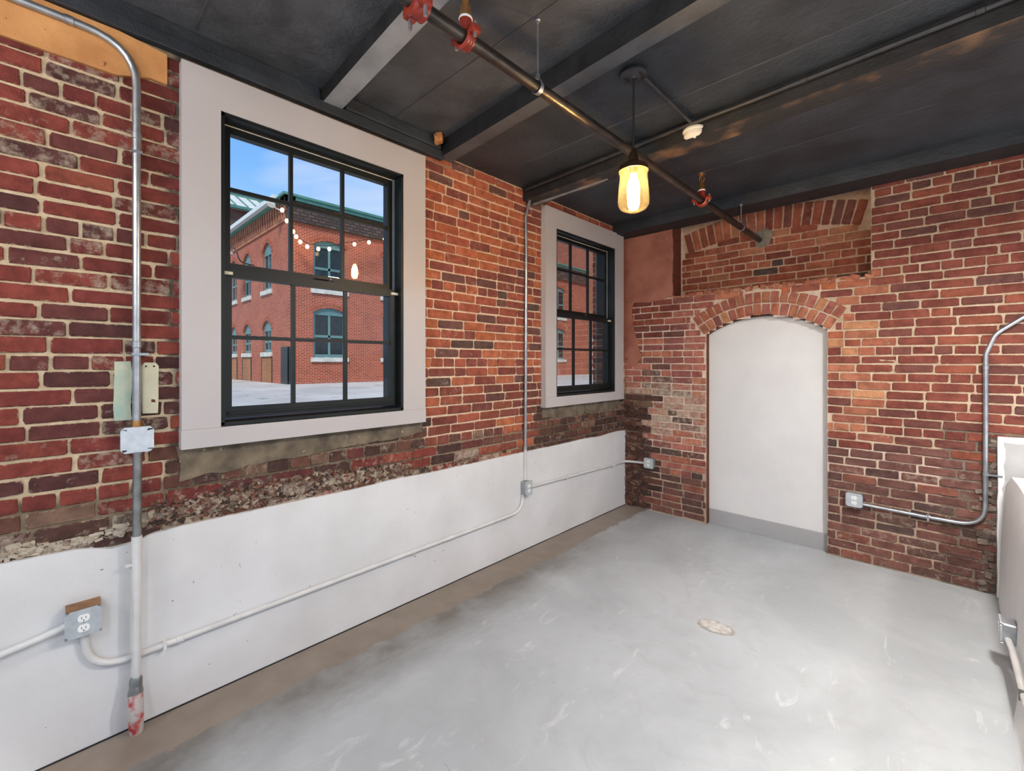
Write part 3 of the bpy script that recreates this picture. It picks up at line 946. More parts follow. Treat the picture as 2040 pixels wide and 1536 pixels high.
# ================================================================== WINDOWS
def window(name, W, label, casing_right):
    y0, y1, z0, z1 = W
    PX = .06
    r = root(name, (0, (y0 + y1) / 2, 1.16), label, 'window', 'black sash windows', 'structure')
    cw = .150
    # casing boards
    ya, yb = y0 - cw, y1 + casing_right
    mkobj('casing', MB().prism([(ya, 1.243), (y0, 1.243), (y0, 2.724), (y1, 2.724), (y1, 1.243), (yb, 1.243), (yb, 2.893), (ya, 2.893)], 0, PX, lambda a, b, q: (q, a, b)), CASING, r)
    mkobj('sill_apron', MB().box(0, PX + .004, y0 - cw - .002, y1 + casing_right + .002, 1.156, 1.2425), CASING, r, bevel=.0015)
    # jamb frame, dark
    t = .016
    f = MB()
    f.box(-.16, PX - .006, y0, y0 + t, z0, z1)
    f.box(-.16, PX - .006, y1 - t, y1, z0, z1)
    f.box(-.16, PX - .006, y0, y1, z1 - t, z1)
    f.prism([(PX - .006, z0 - .004), (PX - .006, z0 + .012), (-.16, z0 + .03), (-.16, z0 - .004)], y0, y1, lambda a, b, d: (a, d, b))
    mkobj('jamb_frame', f, SASH, r)
    f = MB()
    f.box(-.03, -.022, y1 - t - .012, y1 - t, z0 + .03, z1 - t)
    f.box(-.03, -.022, y0 + t, y0 + t + .012, z0 + .03, z1 - t)
    mkobj('jamb_liner', f, SASHG, r)
    f = MB()
    f.box(-.078, -.074, y0 + t, y1 - t, z1 - t - .006, z1 - t - .002)
    f.box(-.034, -.031, y0 + t, y1 - t, z1 - t - .004, z1 - t)
    mkobj('weather_strip', f, CREAM, r)  # weather strips whose pale colour carries the bright reflection along the head
    def sash(nm, x0, x1, za, zb, top, bot, st, zm):
        f = MB()
        a, b = y0 + t + .002, y1 - t - .002
        f.box(x0, x1, a, a + st, za, zb)
        f.box(x0, x1, b - st, b, za, zb)
        f.box(x0, x1, a + st, b - st, zb - top, zb)
        f.box(x0, x1, a + st, b - st, za, za + bot)
        so = mkobj(nm, f, SASH, r)
        ga, gb = a + st, b - st
        gz0, gz1 = za + bot, zb - top
        xm = (x0 + x1) / 2
        m1, m2 = ga + (gb - ga) / 3, ga + 2 * (gb - ga) / 3
        mw = .0095
        def sub(nm2, m2_, mat_):
            o = mkobj(nm2, m2_, mat_, so, local=True); return o
        for m in (m1, m2):
            sub('muntin', MB().box(x0 + .008, x1 - .006, m - mw, m + mw, gz0, gz1), SASH)
        cs = [ga, m1, m2, gb]
        for i in range(3):
            p = cs[i] + (mw if i else 0); q = cs[i + 1] - (mw if i < 2 else 0)
            sub('muntin', MB().box(x0 + .009, x1 - .007, p, q, zm - mw, zm + mw), SASH)
            sub('pane', MB().box(xm - .002, xm + .002, p, q, gz0, zm - mw), GLASS)
            sub('pane', MB().box(xm - .002, xm + .002, p, q, zm + mw, gz1), GLASS)
        return so
    sash('upper_sash', -.068, -.033, 1.998, z1 - t - .008, .030, .036, .042, 2.40)
    lo = sash('lower_sash', -.031, .004, z0 + .026, 2.0, .042, .052, .040, 1.668)
    mkobj('sash_lift', MB().box(.004, .016, y0 + .04, y1 - .04, z0 + .045, z0 + .053), SASH, lo, local=True)
    lk = mkobj('sash_lock', MB().lathe([(.018, 0), (.018, .006), (.012, .012), (.0, .014)], (-.015, (y0 + y1) / 2 + .055, 2.0), 14), BLACK, r)
    mkobj('lock_lever', MB().box(-.018, -.010, (y0 + y1) / 2 - .02, (y0 + y1) / 2 + .06, 2.012, 2.018), BLACK, lk, local=True)
    mkobj('lock_tip', MB().lathe([(.0, 0), (.005, .002), (.005, .008), (0, .010)], (-.012, (y0 + y1) / 2 + .06, 2.010), 10), EMT, lk, local=True)
    for ya, yb in ((y0 + .003, y0 + .06), (y1 - .06, y1 - .003)):
        mkobj('tilt_latch', MB().box(.004, .018, ya, yb, 1.968, 1.984), CREAM, r, bevel=.003)
    # outside stone sill
    mkobj('outer_sill', MB().box(-.36, XM, y0 - .14, y1 + .14, z0 - .14, z0 - .03), STONE, r)
    mkobj('outer_frame', MB().box(-.18, XM, y1, y1 + .05, z0, z1 + .05).box(-.18, XM, y0 - .05, y0, z0, z1 + .05), TEAL, r)
    return r
window('window_1', W1, 'large black sash window in a wide pale casing beside the tan timber board', .163)
window('window_2', W2, 'black sash window in a pale casing next to the brick corner', .170)

# ================================================================== ELECTRICAL
def outlet(label, loc, rz, w_=.106, h_=.106, depth=.045, blank=False, octa=True, group='steel outlet boxes', plate=PLATE):
    """front faces local -y"""
    r = root('outlet_box' if not blank else 'junction_box', loc, label, 'outlet' if not blank else 'junction box', group, rz=rz)
    c = .014
    def octo(w2, h2, cc): return [(-w2 + cc, -h2), (w2 - cc, -h2), (w2, -h2 + cc), (w2, h2 - cc), (w2 - cc, h2), (-w2 + cc, h2), (-w2, h2 - cc), (-w2, -h2 + cc)]
    fn = lambda a, b, d: (a, -d, b)
    mkobj('box', MB().prism(octo(w_ / 2 * .95, h_ / 2 * .95, .006), 0, depth, fn), ZINC, r, local=True)
    cp = mkobj('cover_plate', MB().prism(octo(w_ / 2, h_ / 2, c if octa else .006), depth, depth + .008, fn), plate, r, local=True, bevel=.0015)
    for sx, sz in ((-1, 1), (1, 1), (1, -1), (-1, -1)):
        if blank:
            x, z = sx * (w_ / 2 - .012), sz * (h_ / 2 - .012)
            s_ = MB().prism([(x - .008 - sx * .004, z - .002 + sx * sz * -.004), (x + .008, z - .002), (x + .008, z + .003), (x - .008, z + .003)], depth + .0075, depth + .0095, fn)
            mkobj('screw_slot', s_, DARKSLOT, cp, local=True)
        else:
            mkobj('corner_screw', MB().lathe([(.0045, depth - .004), (.0045, depth + .006), (.003, depth + .008)], (sx * (w_ / 2 - .004), 0, sz * (h_ / 2 - .004)), 10, 'y'), EMT, cp, local=True)
    if not blank:
        for dz in (.0195, -.0195):
            k = []
            for i in range(20):
                a = 2 * PI * i / 20
                k.append((.0175 * math.cos(a), max(-.0135, min(.0135, .0175 * math.sin(a))) + dz))
            rc = mkobj('receptacle', MB().prism(k, depth + .007, depth + .0105, fn), NYLON, r, local=True)
            for sx, hh in ((-.006, .004), (.006, .0035)):
                mkobj('slot', MB().box(sx - .001, sx + .001, -depth - .0112, -depth - .010, dz + .002 - hh, dz + .002 + hh), DARKSLOT, rc, local=True)
            mkobj('ground_hole', MB().lathe([(.0022, depth + .010), (.0022, depth + .0112)], (0, 0, dz - .008), 10, 'y'), DARKSLOT, rc, local=True)
        mkobj('centre_screw', MB().lathe([(.003, depth + .008), (.002, depth + .0095)], (0, 0, 0), 10, 'y'), EMT, r, local=True)
    return r
LW = PI / 2
o = outlet('outlet box set on white wall under a brown wood strip, near the red taped fitting', (.02, .090, .528), LW)
mkobj('wood_strip', MB().box(-.05, .05, -.05, 0, .0535, .066), pm('stained_strip', S(150, 112, 76), S(120, 86, 56), 20, .7), o, local=True)
outlet('shallow outlet box on the white wall below the thin bent conduit', (.02, 2.698, .520), LW, .080, .112, .05)
outlet('outlet box on the dark crumbled brick in the room corner', (.315, YB - .006, .500), 0)
outlet('outlet box on the far brick wall right of the arched alcove', (2.01, YB - .006, .484), 0)
outlet('outlet box low on the plastered right-hand wall', (2.757, 3.35, .19), -PI / 2, depth=.048)
outlet('blank steel junction box cover mounted on brick beside the window', (.008, .2535, 1.22), LW, .109, .108, .04, True, plate=pm('blank_plate', S(206, 214, 222), S(190, 198, 206), 40, .4, .2), group=None)
if 'group' in bpy.data.objects['junction_box']: del bpy.data.objects['junction_box']['group']

def conduit(label, pts, rad, r, m, straps=(), name='conduit', fr=None, extra=None):
    base = pts[-1]
    o = root(name, base, label, 'conduit', 'electrical conduits')
    path = fillet(pts, rad) if rad else [Vector(p) for p in pts]
    mkobj('tube', MB().tube(path, r, 14), m, o, smooth=True)
    for c, d in straps:       # coupling rings: centre, direction
        c = Vector(c); d = Vector(d).normalized()
        mkobj('coupling', MB().tube([c - d * .014, c - d * .012, c + d * .012, c + d * .014], [r + .0005, r + .0028, r + .0028, r + .0005], 14), m, o, smooth=True)
    return o
X = .040; X2 = .064
c1 = conduit('galvanised conduit bending over the tan board and down the near brick wall', [(X, -2.2, 2.878), (X, .252, 2.878), (X, .252, 1.276)], .17, .0145, EMT,
        [((X, .05, 2.878), (0, 1, 0)), ((X, .252, 2.50), (0, 0, 1)), ((X, .252, 1.62), (0, 0, 1))])
mkobj('strap', MB().box(.006, .058, .235, .269, 2.425, 2.435), EMT, c1)
mkobj('strap', MB().box(.006, .058, .235, .29, 1.575, 1.585), EMT, c1)
mkobj('connector', MB().tube([(X, .252, 1.274), (X, .252, 1.30)], .019, 12), BRASS, c1, smooth=True)
c2 = conduit('grey then white conduit dropping from the blank junction box to the floor', [(X2, .252, 1.166), (X2, .250, .82)], None, .0155, EMTD)
mkobj('sleeve', MB().tube([(X2, .250, .82), (X2, .250, .735)], .018, 14), CONDW, c2, smooth=True)
mkobj('painted_run', MB().tube([(X2, .250, .735), (X2, .248, .23)], .0155, 14), CONDW, c2, smooth=True)
mkobj('strap', MB().box(.02, .07, .215, .262, .700, .708), CONDW, c2)
f = mkobj('fitting', MB().tube([(X2, .248, .235), (X2, .247, .225), (X2, .247, .19), (X2, .246, .175), (X2, .246, .16)], [.016, .022, .022, .026, .026], 14), EMTD, c2, smooth=True)
mkobj('clamp_screw', MB().tube([(X2 + .02, .247, .2), (X2 + .034, .247, .2)], .006, 10), EMT, f)
mkobj('tape_wrap', MB().tube([(X2 + .004, .246, .165), (X2 + .010, .245, .13), (X2 + .012, .246, .08), (X2 + .004, .248, .02), (X2, .249, 0)], [.024, .027, .027, .024, .022], 14), REDRAG, c2, smooth=True)
P = .034
conduit('white painted conduit entering the near outlet box from the side', [(P, -2.2, .20), (P, -1.4, .28), (P, -.35, .44), (P, -.12, .488), (P, -.03, .502), (P, .045, .520)], .3, .013, CONDW)
c3 = conduit('long white painted conduit running low along the white wall base', [(P, .092, .478), (P, .095, .307), (P, .30, .307), (P, 2.25, .330), (P, 2.672, .335), (P, 2.672, .468)], [.14, .1, .1, .16], .013, CONDW,
        [((P, .40, .3075), (0, 1, 0)), ((P, 1.62, .322), (0, 1, 0))])
mkobj('strap', MB().box(.018, .052, .34, .352, .292, .322), CONDW, c3)
c4 = conduit('thin galvanised conduit climbing the orange brick between the windows', [(.055, 2.738, 2.975), (.055, 2.735, 2.88), (.028, 2.712, 2.74), (.028, 2.72, 2.55), (.028, 2.705, .578)], .12, .0125, EMT,
        [((.028, 2.721, 2.42), (0, 0, 1)), ((.028, 2.715, 1.78), (0, 0, 1)), ((.028, 2.710, 1.12), (0, 0, 1)), ((.028, 2.706, .84), (0, 0, 1))])
mkobj('painted_run', MB().tube([(.028, 2.706, .84), (.028, 2.705, .578)], .0132, 12), CONDW, c4, smooth=True)
c5 = conduit('white conduit bending round the room corner to the corner outlet', [(P, 2.735, .512), (P, 4.1, .478), (.036, 4.300, .478), (.075, 4.318, .480), (.265, 4.318, .492)], [.1, .08, .06], .0125, CONDW)
for y in (3.25, 4.06): mkobj('strap', MB().box(.018, .050, y, y + .01, .478 + (4.06 - y) * .025 - .018, .478 + (4.06 - y) * .025 + .018), CONDW, c5)
YC = YB - .034
c6 = conduit('bright galvanised conduit sweeping up the far brick wall from an outlet', [(2.062, YC, .459), (2.43, YC, .448), (2.704, YC, .448), (2.706, YC, 1.60), (2.75, YC, 1.735), (3.4, YC, 2.27)], [.1, .14, .12, .12], .0135, EMT,
        [((2.425, YC, .449), (1, 0, 0)), ((2.705, YC, .80), (0, 0, 1)), ((2.706, YC, 1.51), (0, 0, 1))])
mkobj('strap', MB().box(2.42, 2.43, YC - .018, YB, .425, .47), EMT, c6)
mkobj('strap', MB().box(2.70, 2.78, YC - .017, YB, .795, .805), EMT, c6)
c7 = conduit('white painted conduit leaving the low outlet on the right wall', [(2.728, 3.31, .165), (2.735, 3.2, .160), (2.738, 2.2, .158), (2.738, -1.0, .158)], .1, .013, CONDW)
mkobj('clip', MB().box(2.720, 2.765, 2.80, 2.812, .135, .178), EMTD, c7)
# conduits on the ceiling
conduit('black painted conduit along the ceiling beam behind the smoke detector', [(.055, 2.672, 2.945), (.5, 2.65, 2.945), (1.2, 2.618, 2.945), (1.40, 2.605, 2.945), (1.75, 2.602, 2.945), (4.15, 2.494, 2.945)], .3, .0125, BLACKP,
        [((2.0, 2.590, 2.945), (1, -.045, 0)), ((.8, 2.637, 2.945), (1, -.045, 0)), ((2.6, 2.564, 2.945), (1, -.045, 0))])
conduit('short black conduit joining the lamp canopy to the smoke detector', [(1.43, 2.03, 2.955), (1.44, 2.58, 2.945)], None, .011, BLACKP, [((1.436, 2.30, 2.95), (0, 1, 0))])

# old plates behind the near conduit
def plate(name, pts, x, m, label, seed):
    return mkobj(name, MB().prism(ragged(pts, .03, .004, seed), -.002, x, lambda a, b, d: (d, a, b)), m)
p1 = plate('paint_patch', [(.183, 1.30), (.238, 1.30), (.238, 1.55), (.183, 1.55)], .013, MINT, '', 3)
tag(p1, 'faded mint green paint patch on brick left of the conduit', 'paint patch')
p2 = root('fixture_plate', (.01, .30, 1.32), 'old cream metal plate with screw holes on the brick beside the conduit', 'plate')
mkobj('plate', MB().prism(ragged([(.272, 1.325), (.327, 1.322), (.329, 1.53), (.318, 1.545), (.28, 1.545), (.27, 1.53)], .05, .001, 4), -.002, .020, lambda a, b, d: (d, a, b)), OLDCREAM, p2, bevel=.004)
for y in (.285, .312): mkobj('screw_hole', MB().lathe([(.004, .018), (.004, .0212)], (0, y, 1.528), 10, 'x'), DARKSLOT, p2)
mkobj('rust_spot', MB().prism(ragged([(.30, 1.375), (.315, 1.372), (.313, 1.385), (.302, 1.388)], .01, .003, 4), .018, .0207, lambda a, b, d: (d, a, b)), pm('rust', S(120, 64, 30), S(90, 44, 22), 30, .9), p2)

# ================================================================== SPRINKLER PIPE
PA = Vector((1.205, 1.491, 2.757)); PB = Vector((1.288, 4.565, 2.672))
PD = (PB - PA).normalized()
def pp_(y): return PA + (PB - PA) * ((y - PA.y) / (PB.y - PA.y))
sp = root('sprinkler_pipe', pp_(4.54), 'long black steel sprinkler pipe running under the ceiling into the far wall', 'pipe')
mkobj('tube', MB().tube([pp_(-3.5), pp_(.8), pp_(2.2), pp_(4.54)], .0245, 20), PIPE, sp, smooth=True)
# grooved coupling near the camera
def coupling(y):
    c = pp_(y)
    o = mkobj('coupling', MB().tube([c - PD * .032, c - PD * .030, c - PD * .018, c - PD * .014, c + PD * .014, c + PD * .018, c + PD * .030, c + PD * .032], [.030, .044, .044, .040, .040, .044, .044, .030], 22), RED, sp, smooth=True)
    o['label'] = 'red grooved pipe coupling'
    for sgn in (-1, 1):
        b = c + Vector((sgn * .046, 0, -.012))
        ear = mkobj('ear', MB().box(b.x - .014, b.x + .014, b.y - .022, b.y + .022, b.z - .016, b.z + .016), RED, o, bevel=.005)
    mkobj('bolt', MB().tube([c + Vector((-.046, 0, .03)), c + Vector((-.046, 0, -.062))], .007, 10), EMT, o)
    mkobj('bolt', MB().tube([c + Vector((.046, 0, .03)), c + Vector((.046, 0, -.062))], .007, 10), EMT, o)
coupling(.875)
def mech_tee(y, brass_top):
    c = pp_(y)
    ring = []
    # saddle strap under the pipe
    b = MB()
    arc = [c + Vector((.036 * math.cos(a), 0, .036 * math.sin(a))) for a in [PI + PI * k / 12 for k in range(13)]]
    pts = [c + Vector((-.052, 0, .006))] + arc + [c + Vector((.052, 0, .006))]
    for off in (-.012, 0, .012):
        b.tube([p + PD * off for p in pts], .0085, 8)
    t = mkobj('tee_saddle', b, RED, sp, smooth=True)
    t['label'] = 'red mechanical tee saddle'
    for sgn in (-1, 1):
        mkobj('ear', MB().box(c.x + sgn * .052 - .013, c.x + sgn * .052 + .013, c.y - .02, c.y + .02, c.z - .006, c.z + .020), RED, t, bevel=.004)
        mkobj('bolt', MB().tube([c + Vector((sgn * .053, 0, -.02)), c + Vector((sgn * .053, 0, .034))], .007, 10), EMT, t)
    mkobj('tee_outlet', MB().tube([c + Vector((0, 0, .012)), c + Vector((0, 0, .035)), c + Vector((0, 0, .066))], [.034, .026, .024], 16), RED, t, smooth=True)
    mkobj('seat_ring', MB().lathe([(.025, 0), (.027, .004), (.025, .009)], c + Vector((0, 0, .066)), 18), NYLON, t, smooth=True)
    h = mkobj('sprinkler_head', MB().lathe([(.022, .073), (.022, .095), (.019, .10), (.019, .118), (.012, .124), (.012, .135), (.006, .14), (.005, .165), (.004, .182)], c, 16), BRASS, sp, smooth=True)
    h['label'] = 'brass upright sprinkler head'
    mkobj('deflector', MB().lathe([(.004, .182), (.022, .186), (.023, .190), (.004, .188)], c, 16), BRASS, h)
    for sgn in (-1, 1):
        mkobj('yoke_arm', MB().tube([c + Vector((sgn * .011, 0, .130)), c + Vector((sgn * .018, 0, .155)), c + Vector((sgn * .006, 0, .183))], .0035, 8), BRASS, h)
mech_tee(1.085, False)
mech_tee(3.245, True)

def hanger(y, zc, label):
    c = pp_(y)
    r = root('pipe_hanger', (c.x, c.y, zc), label, 'pipe hanger', 'pipe hangers')
    mkobj('rod', MB().tube([(c.x, c.y, zc), (c.x, c.y, c.z + .058)], .0048, 10), EMT, r, smooth=True)
    mkobj('rod_anchor', MB().lathe([(.013, 0), (.013, -.008), (.007, -.012), (.007, -.02)], (c.x, c.y, zc), 12), EMT, r)
    b = MB(); n = 26; vs = []; fs = []
    for k in range(n):
        a = PI / 2 + 2 * PI * k / n
        for rr, o in ((.0262, -.010), (.0262, .010), (.0290, .010), (.0290, -.010)):
            rz = rr + (.018 * max(0, math.sin(a)) ** 6)
            vs.append((c.x + rr * math.cos(a), c.y + o, c.z + rz * math.sin(a)))
    for k in range(n):
        for q in range(4):
            fs.append((k * 4 + q, k * 4 + (q + 1) % 4, ((k + 1) % n) * 4 + (q + 1) % 4, ((k + 1) % n) * 4 + q))
    mkobj('swivel_ring', b.add(vs, fs), EMT, r, smooth=True)
    mkobj('nut', MB().lathe([(.011, .044), (.011, .058), (.006, .062)], c, 6), EMT, r)
hanger(1.49, 3.06, 'threaded rod hanger holding the sprinkler pipe between two beams')
hanger(4.055, 2.884, 'short rod hanger holding the sprinkler pipe close to the far wall')
mkobj('wall_patch', MB().prism(ragged([(1.26, 2.60), (1.36, 2.62), (1.40, 2.72), (1.34, 2.78), (1.24, 2.74)], .03, .01, 2), -.004, .012, lambda a, b, d: (a, YB + DN - d, b)), pm('grey_patch', S(150, 142, 128), S(120, 112, 100), 20, .9, bs=.6, bscale=50), wb)

# ================================================================== PENDANT + DETECTOR
LX, LY = 1.396, 1.991
lp = root('pendant_lamp', (LX, LY, 2.98), 'bronze pendant lamp with a glowing bulb inside an amber glass jar', 'lamp')
cn = mkobj('canopy', MB().lathe([(.052, 2.98), (.052, 2.962), (.066, 2.962), (.066, 2.955), (.012, 2.950), (.006, 2.944)], (LX, LY, 0), 32), BLACKP, lp, smooth=True)
for sgn in (-1, 1): mkobj('canopy_slot', MB().box(LX + sgn * .038 - .006, LX + sgn * .038 + .006, LY - .014, LY + .014, 2.9495, 2.956), DARKSLOT, cn)
mkobj('cord', MB().tube([(LX, LY, 2.948), (LX, LY, 2.575)], .0052, 10), CORD, lp, smooth=True)
mkobj('cap', MB().lathe([(.007, 2.60), (.012, 2.585), (.020, 2.575), (.024, 2.555), (.026, 2.535), (.045, 2.522), (.066, 2.512), (.071, 2.498), (.071, 2.485), (.066, 2.485), (.064, 2.498), (.04, 2.515), (.0, 2.52)], (LX, LY, 0), 32, closed=True), BRONZE, lp, smooth=True)
mkobj('socket', MB().lathe([(.022, 2.516), (.022, 2.478), (.018, 2.472)], (LX, LY, 0), 20), BRASS, lp, smooth=True)
g = mkobj('glass_jar', MB().lathe([(.069, 2.500), (.072, 2.485), (.066, 2.472), (.067, 2.45), (.072, 2.40), (.0755, 2.345), (.074, 2.322), (.062, 2.302), (.036, 2.289), (.0, 2.285)], (LX, LY, 0), 40, closed=True), AMBER, lp, smooth=True)
mkobj('bulb', MB().lathe([(.0, 2.474), (.014, 2.472), (.016, 2.455), (.026, 2.43), (.0305, 2.40), (.028, 2.365), (.016, 2.338), (.0, 2.332)], (LX, LY, 0), 24, closed=True), BULBM, lp, smooth=True)

FILL_GLOW = emat('added_fill_glow', (1.0, .965, .94, 1), 1.0)  # emission for the added fill lights, all out of view
def globe(x, y, zc, watts, label):  # unseen globe added to brighten the interior
    r = root('fill_globe', (x, y, zc), label, 'lamp', 'added fill globes')
    zb = 2.62
    m = FILL_GLOW.copy(); m.node_tree.nodes['Emission'].inputs[1].default_value = watts / (PI * 4 * PI * .16 ** 2)
    mkobj('canopy', MB().lathe([(.06, zc), (.06, zc - .015), (.01, zc - .03)], (x, y, 0), 20), BLACKP, r, smooth=True)
    mkobj('stem', MB().tube([(x, y, zc - .02), (x, y, zb + .17)], .008, 10), BLACKP, r, smooth=True)
    mkobj('gallery', MB().lathe([(.03, zb + .19), (.05, zb + .165), (.05, zb + .15)], (x, y, 0), 20), BLACKP, r, smooth=True)
    mkobj('globe', MB().lathe([(.16 * math.sin(PI * k / 16), zb + .16 * math.cos(PI * k / 16)) for k in range(17)], (x, y, 0), 28, closed=True), m, r, smooth=True)
globe(1.0, -1.7, 3.06, 70, 'added unseen fill globe in the open rear of the room beside the windowed wall')
globe(2.3, -1.0, 3.06, 60, 'added unseen fill globe in the middle of the open rear of the room')
def dome(x, y, zc, zb, watts, label):  # unseen dome added to throw fill light downwards
    r = root('fill_dome', (x, y, zc), label, 'lamp', 'added fill domes')
    m = FILL_GLOW.copy(); m.node_tree.nodes['Emission'].inputs[1].default_value = watts / (PI * PI * .13 ** 2)
    mkobj('canopy', MB().lathe([(.06, zc), (.06, zc - .015), (.01, zc - .03)], (x, y, 0), 20), BLACKP, r, smooth=True)
    mkobj('stem', MB().tube([(x, y, zc - .02), (x, y, zb + .13)], .008, 10), BLACKP, r, smooth=True)
    mkobj('shade', MB().lathe([(.0, zb + .14), (.04, zb + .13), (.10, zb + .09), (.15, zb), (.146, zb), (.096, zb + .085), (.0, zb + .12)], (x, y, 0), 28, closed=True), BLACKP, r, smooth=True)
    mkobj('diffuser', MB().lathe([(.0, zb + .018), (.13, zb + .018), (.13, zb + .012), (.0, zb + .010)], (x, y, 0), 28, closed=True), m, r)
dome(2.55, 1.38, 3.06, 2.50, 15, 'added unseen fill dome with a white diffuser over the open floor')
dome(2.95, 2.45, 2.98, 2.60, 70, 'added unseen fill dome with a white diffuser over the low plastered wall')

sd = root('smoke_detector', (1.43, 2.665, 2.98), 'round off-white smoke detector on a black ceiling box', 'smoke detector')
mkobj('mounting_box', MB().lathe([(.05, 2.98), (.05, 2.93)], (1.43, 2.665, 0), 10), BLACKP, sd)
mkobj('base_ring', MB().lathe([(.066, 2.932), (.068, 2.928), (.068, 2.918), (.064, 2.914)], (1.43, 2.665, 0), 36), DETW, sd, smooth=True)
mkobj('cover', MB().lathe([(.060, 2.914), (.062, 2.906), (.060, 2.890), (.048, 2.879), (.0, 2.876)], (1.43, 2.665, 0), 36), DETW, sd, smooth=True)
mkobj('test_button', MB().lathe([(.009, 2.8795), (.008, 2.874), (0, 2.8735)], (1.44, 2.64, 0), 14), DETW, sd)

# ================================================================== COURTYARD
GZ = .68
gr = mkobj('ground', MB().box(-80, XO - .001, -60, 90, GZ - .3, GZ), PAVE)
tag(gr, 'pale grey paved courtyard outside the windows', 'ground', kind='structure')

def facade(mb, P0, d, nrm, L, z0, z1, wins, depth=.14, mi=0):
    """wins: (s0, s1, zb, zspring, rise)"""
    d = Vector(d); nrm = Vector(nrm); P0 = Vector(P0)
    pt = lambda s, z, q=0: P0 + d * s + Vector((0, 0, z)) - nrm * q
    ss = sorted(set([0, L] + [w_[0] for w_ in wins] + [w_[1] for w_ in wins]))
    zz = sorted(set([z0, z1] + [w_[2] for w_ in wins] + [w_[3] + w_[4] for w_ in wins]))
    for a, b in zip(ss, ss[1:]):
        for c, e_ in zip(zz, zz[1:]):
            sc, zc = (a + b) / 2, (c + e_) / 2
            if any(w_[0] < sc < w_[1] and w_[2] < zc < w_[3] + w_[4] for w_ in wins): continue
            mb.add([pt(a, c), pt(b, c), pt(b, e_), pt(a, e_)], [(0, 1, 2, 3)], mi)
    for s0, s1, zb, zs_, rise in wins:
        h = (s1 - s0) / 2; sc = (s0 + s1) / 2
        Rr = (h * h + rise * rise) / (2 * rise)
        aa = math.asin(min(1, h / Rr))
        arc = [(sc + Rr * math.sin(t_), zs_ + rise - Rr + Rr * math.cos(t_)) for t_ in [-aa + 2 * aa * k / 12 for k in range(13)]]
        zt = zs_ + rise
        for (a, b), (c, e_) in zip(arc, arc[1:]):
            mb.add([pt(a, b), pt(c, e_), pt(c, zt), pt(a, zt)], [(0, 1, 2, 3)], mi)
        ol = [(s0, zb)] + arc + [(s1, zb)]
        for (a, b), (c, e_) in zip(ol, ol[1:] + ol[:1]):
            mb.add([pt(a, b), pt(c, e_), pt(c, e_, depth), pt(a, b, depth)], [(0, 1, 2, 3)], mi)

def far_window(bld, P0, d, nrm, w_, depth=.14, bars=2, ring=True, sill=True, archm=None, split=.5):
    s0, s1, zb, zs_, rise = w_
    d = Vector(d); nrm = Vector(nrm); P0 = Vector(P0)
    pt = lambda s, z, q=0: P0 + d * s + Vector((0, 0, z)) - nrm * q
    h = (s1 - s0) / 2; sc = (s0 + s1) / 2
    Rr = (h * h + rise * rise) / (2 * rise); aa = math.asin(min(1, h / Rr))
    arc = lambda r_, k0=-1, k1=1, n_=13: [(sc + r_ * math.sin(t_), zs_ + rise - Rr + r_ * math.cos(t_)) for t_ in [aa * (k0 + (k1 - k0) * k / (n_ - 1)) for k in range(n_)]]
    f = MB(); fn = lambda a, b, q: pt(a, b, q)
    fw = .09 if s1 - s0 > 1.1 else .10
    def bar(a, b, c, e_, q0=depth - .06, q1=depth): f.prism([(a, c), (b, c), (b, e_), (a, e_)], q0, q1, fn)
    bar(s0, s0 + fw, zb, zs_); bar(s1 - fw, s1, zb, zs_)
    bar(s0 + fw, s1 - fw, zb, zb + .13)
    zt = zs_ - .10
    f.prism([(s0, zt)] + arc(Rr) + [(s1, zt)], depth - .07, depth, fn)
    mid = zb + (zt - zb) * split
    if bars == 2: bar(sc - .045, sc + .045, zb + .13, zt)
    else: bar(sc - .03, sc + .03, zb + .13, zt)
    bar(s0 + fw, s1 - fw, mid - .05, mid + .05)
    wo = mkobj('window', f, TEAL, bld)
    for a, b in ((s0 + fw, sc - .03), (sc + .03, s1 - fw)):
        for c, e_ in ((zb + .13, mid - .05), (mid + .05, zt)):
            mkobj('pane', MB().prism([(a, c), (b, c), (b, e_), (a, e_)], depth - .03, depth - .02, fn), DARKPANE, wo, local=True)
    mkobj('back_panel', MB().prism([(s0, zb), (s1, zb), (s1, zs_ + rise), (s0, zs_ + rise)], depth, depth + .02, fn), DARKPANE, wo, local=True)
    if sill:
        so = mkobj('window_sill', MB().prism(ragged([(s0 - .12, zb - .18), (s1 + .12, zb - .18), (s1 + .12, zb), (s0 - .12, zb)], .15, .01, s0), -.07, depth, fn), STONE, bld)
    if ring:
        rg = MB()
        nb = max(9, int((s1 - s0) / .11))
        for rr in (Rr + .01, Rr + .12):
            for k in range(nb):
                a0 = aa * 1.08 * (-1 + 2 * (k + .06) / nb); a1 = aa * 1.08 * (-1 + 2 * (k + .94) / nb)
                q = [(sc + r_ * math.sin(t_), zs_ + rise - Rr + r_ * math.cos(t_)) for r_, t_ in ((rr, a0), (rr, a1), (rr + .095, a1), (rr + .095, a0))]
                rg.prism(q, -.02, .02, fn)
        a_ = mkobj('window_arch', rg, archm or MATS['arch_brick'], bld)
        a_['kind'] = 'stuff'
pm('arch_brick', S(168, 96, 70), S(146, 76, 56), 4, .85)

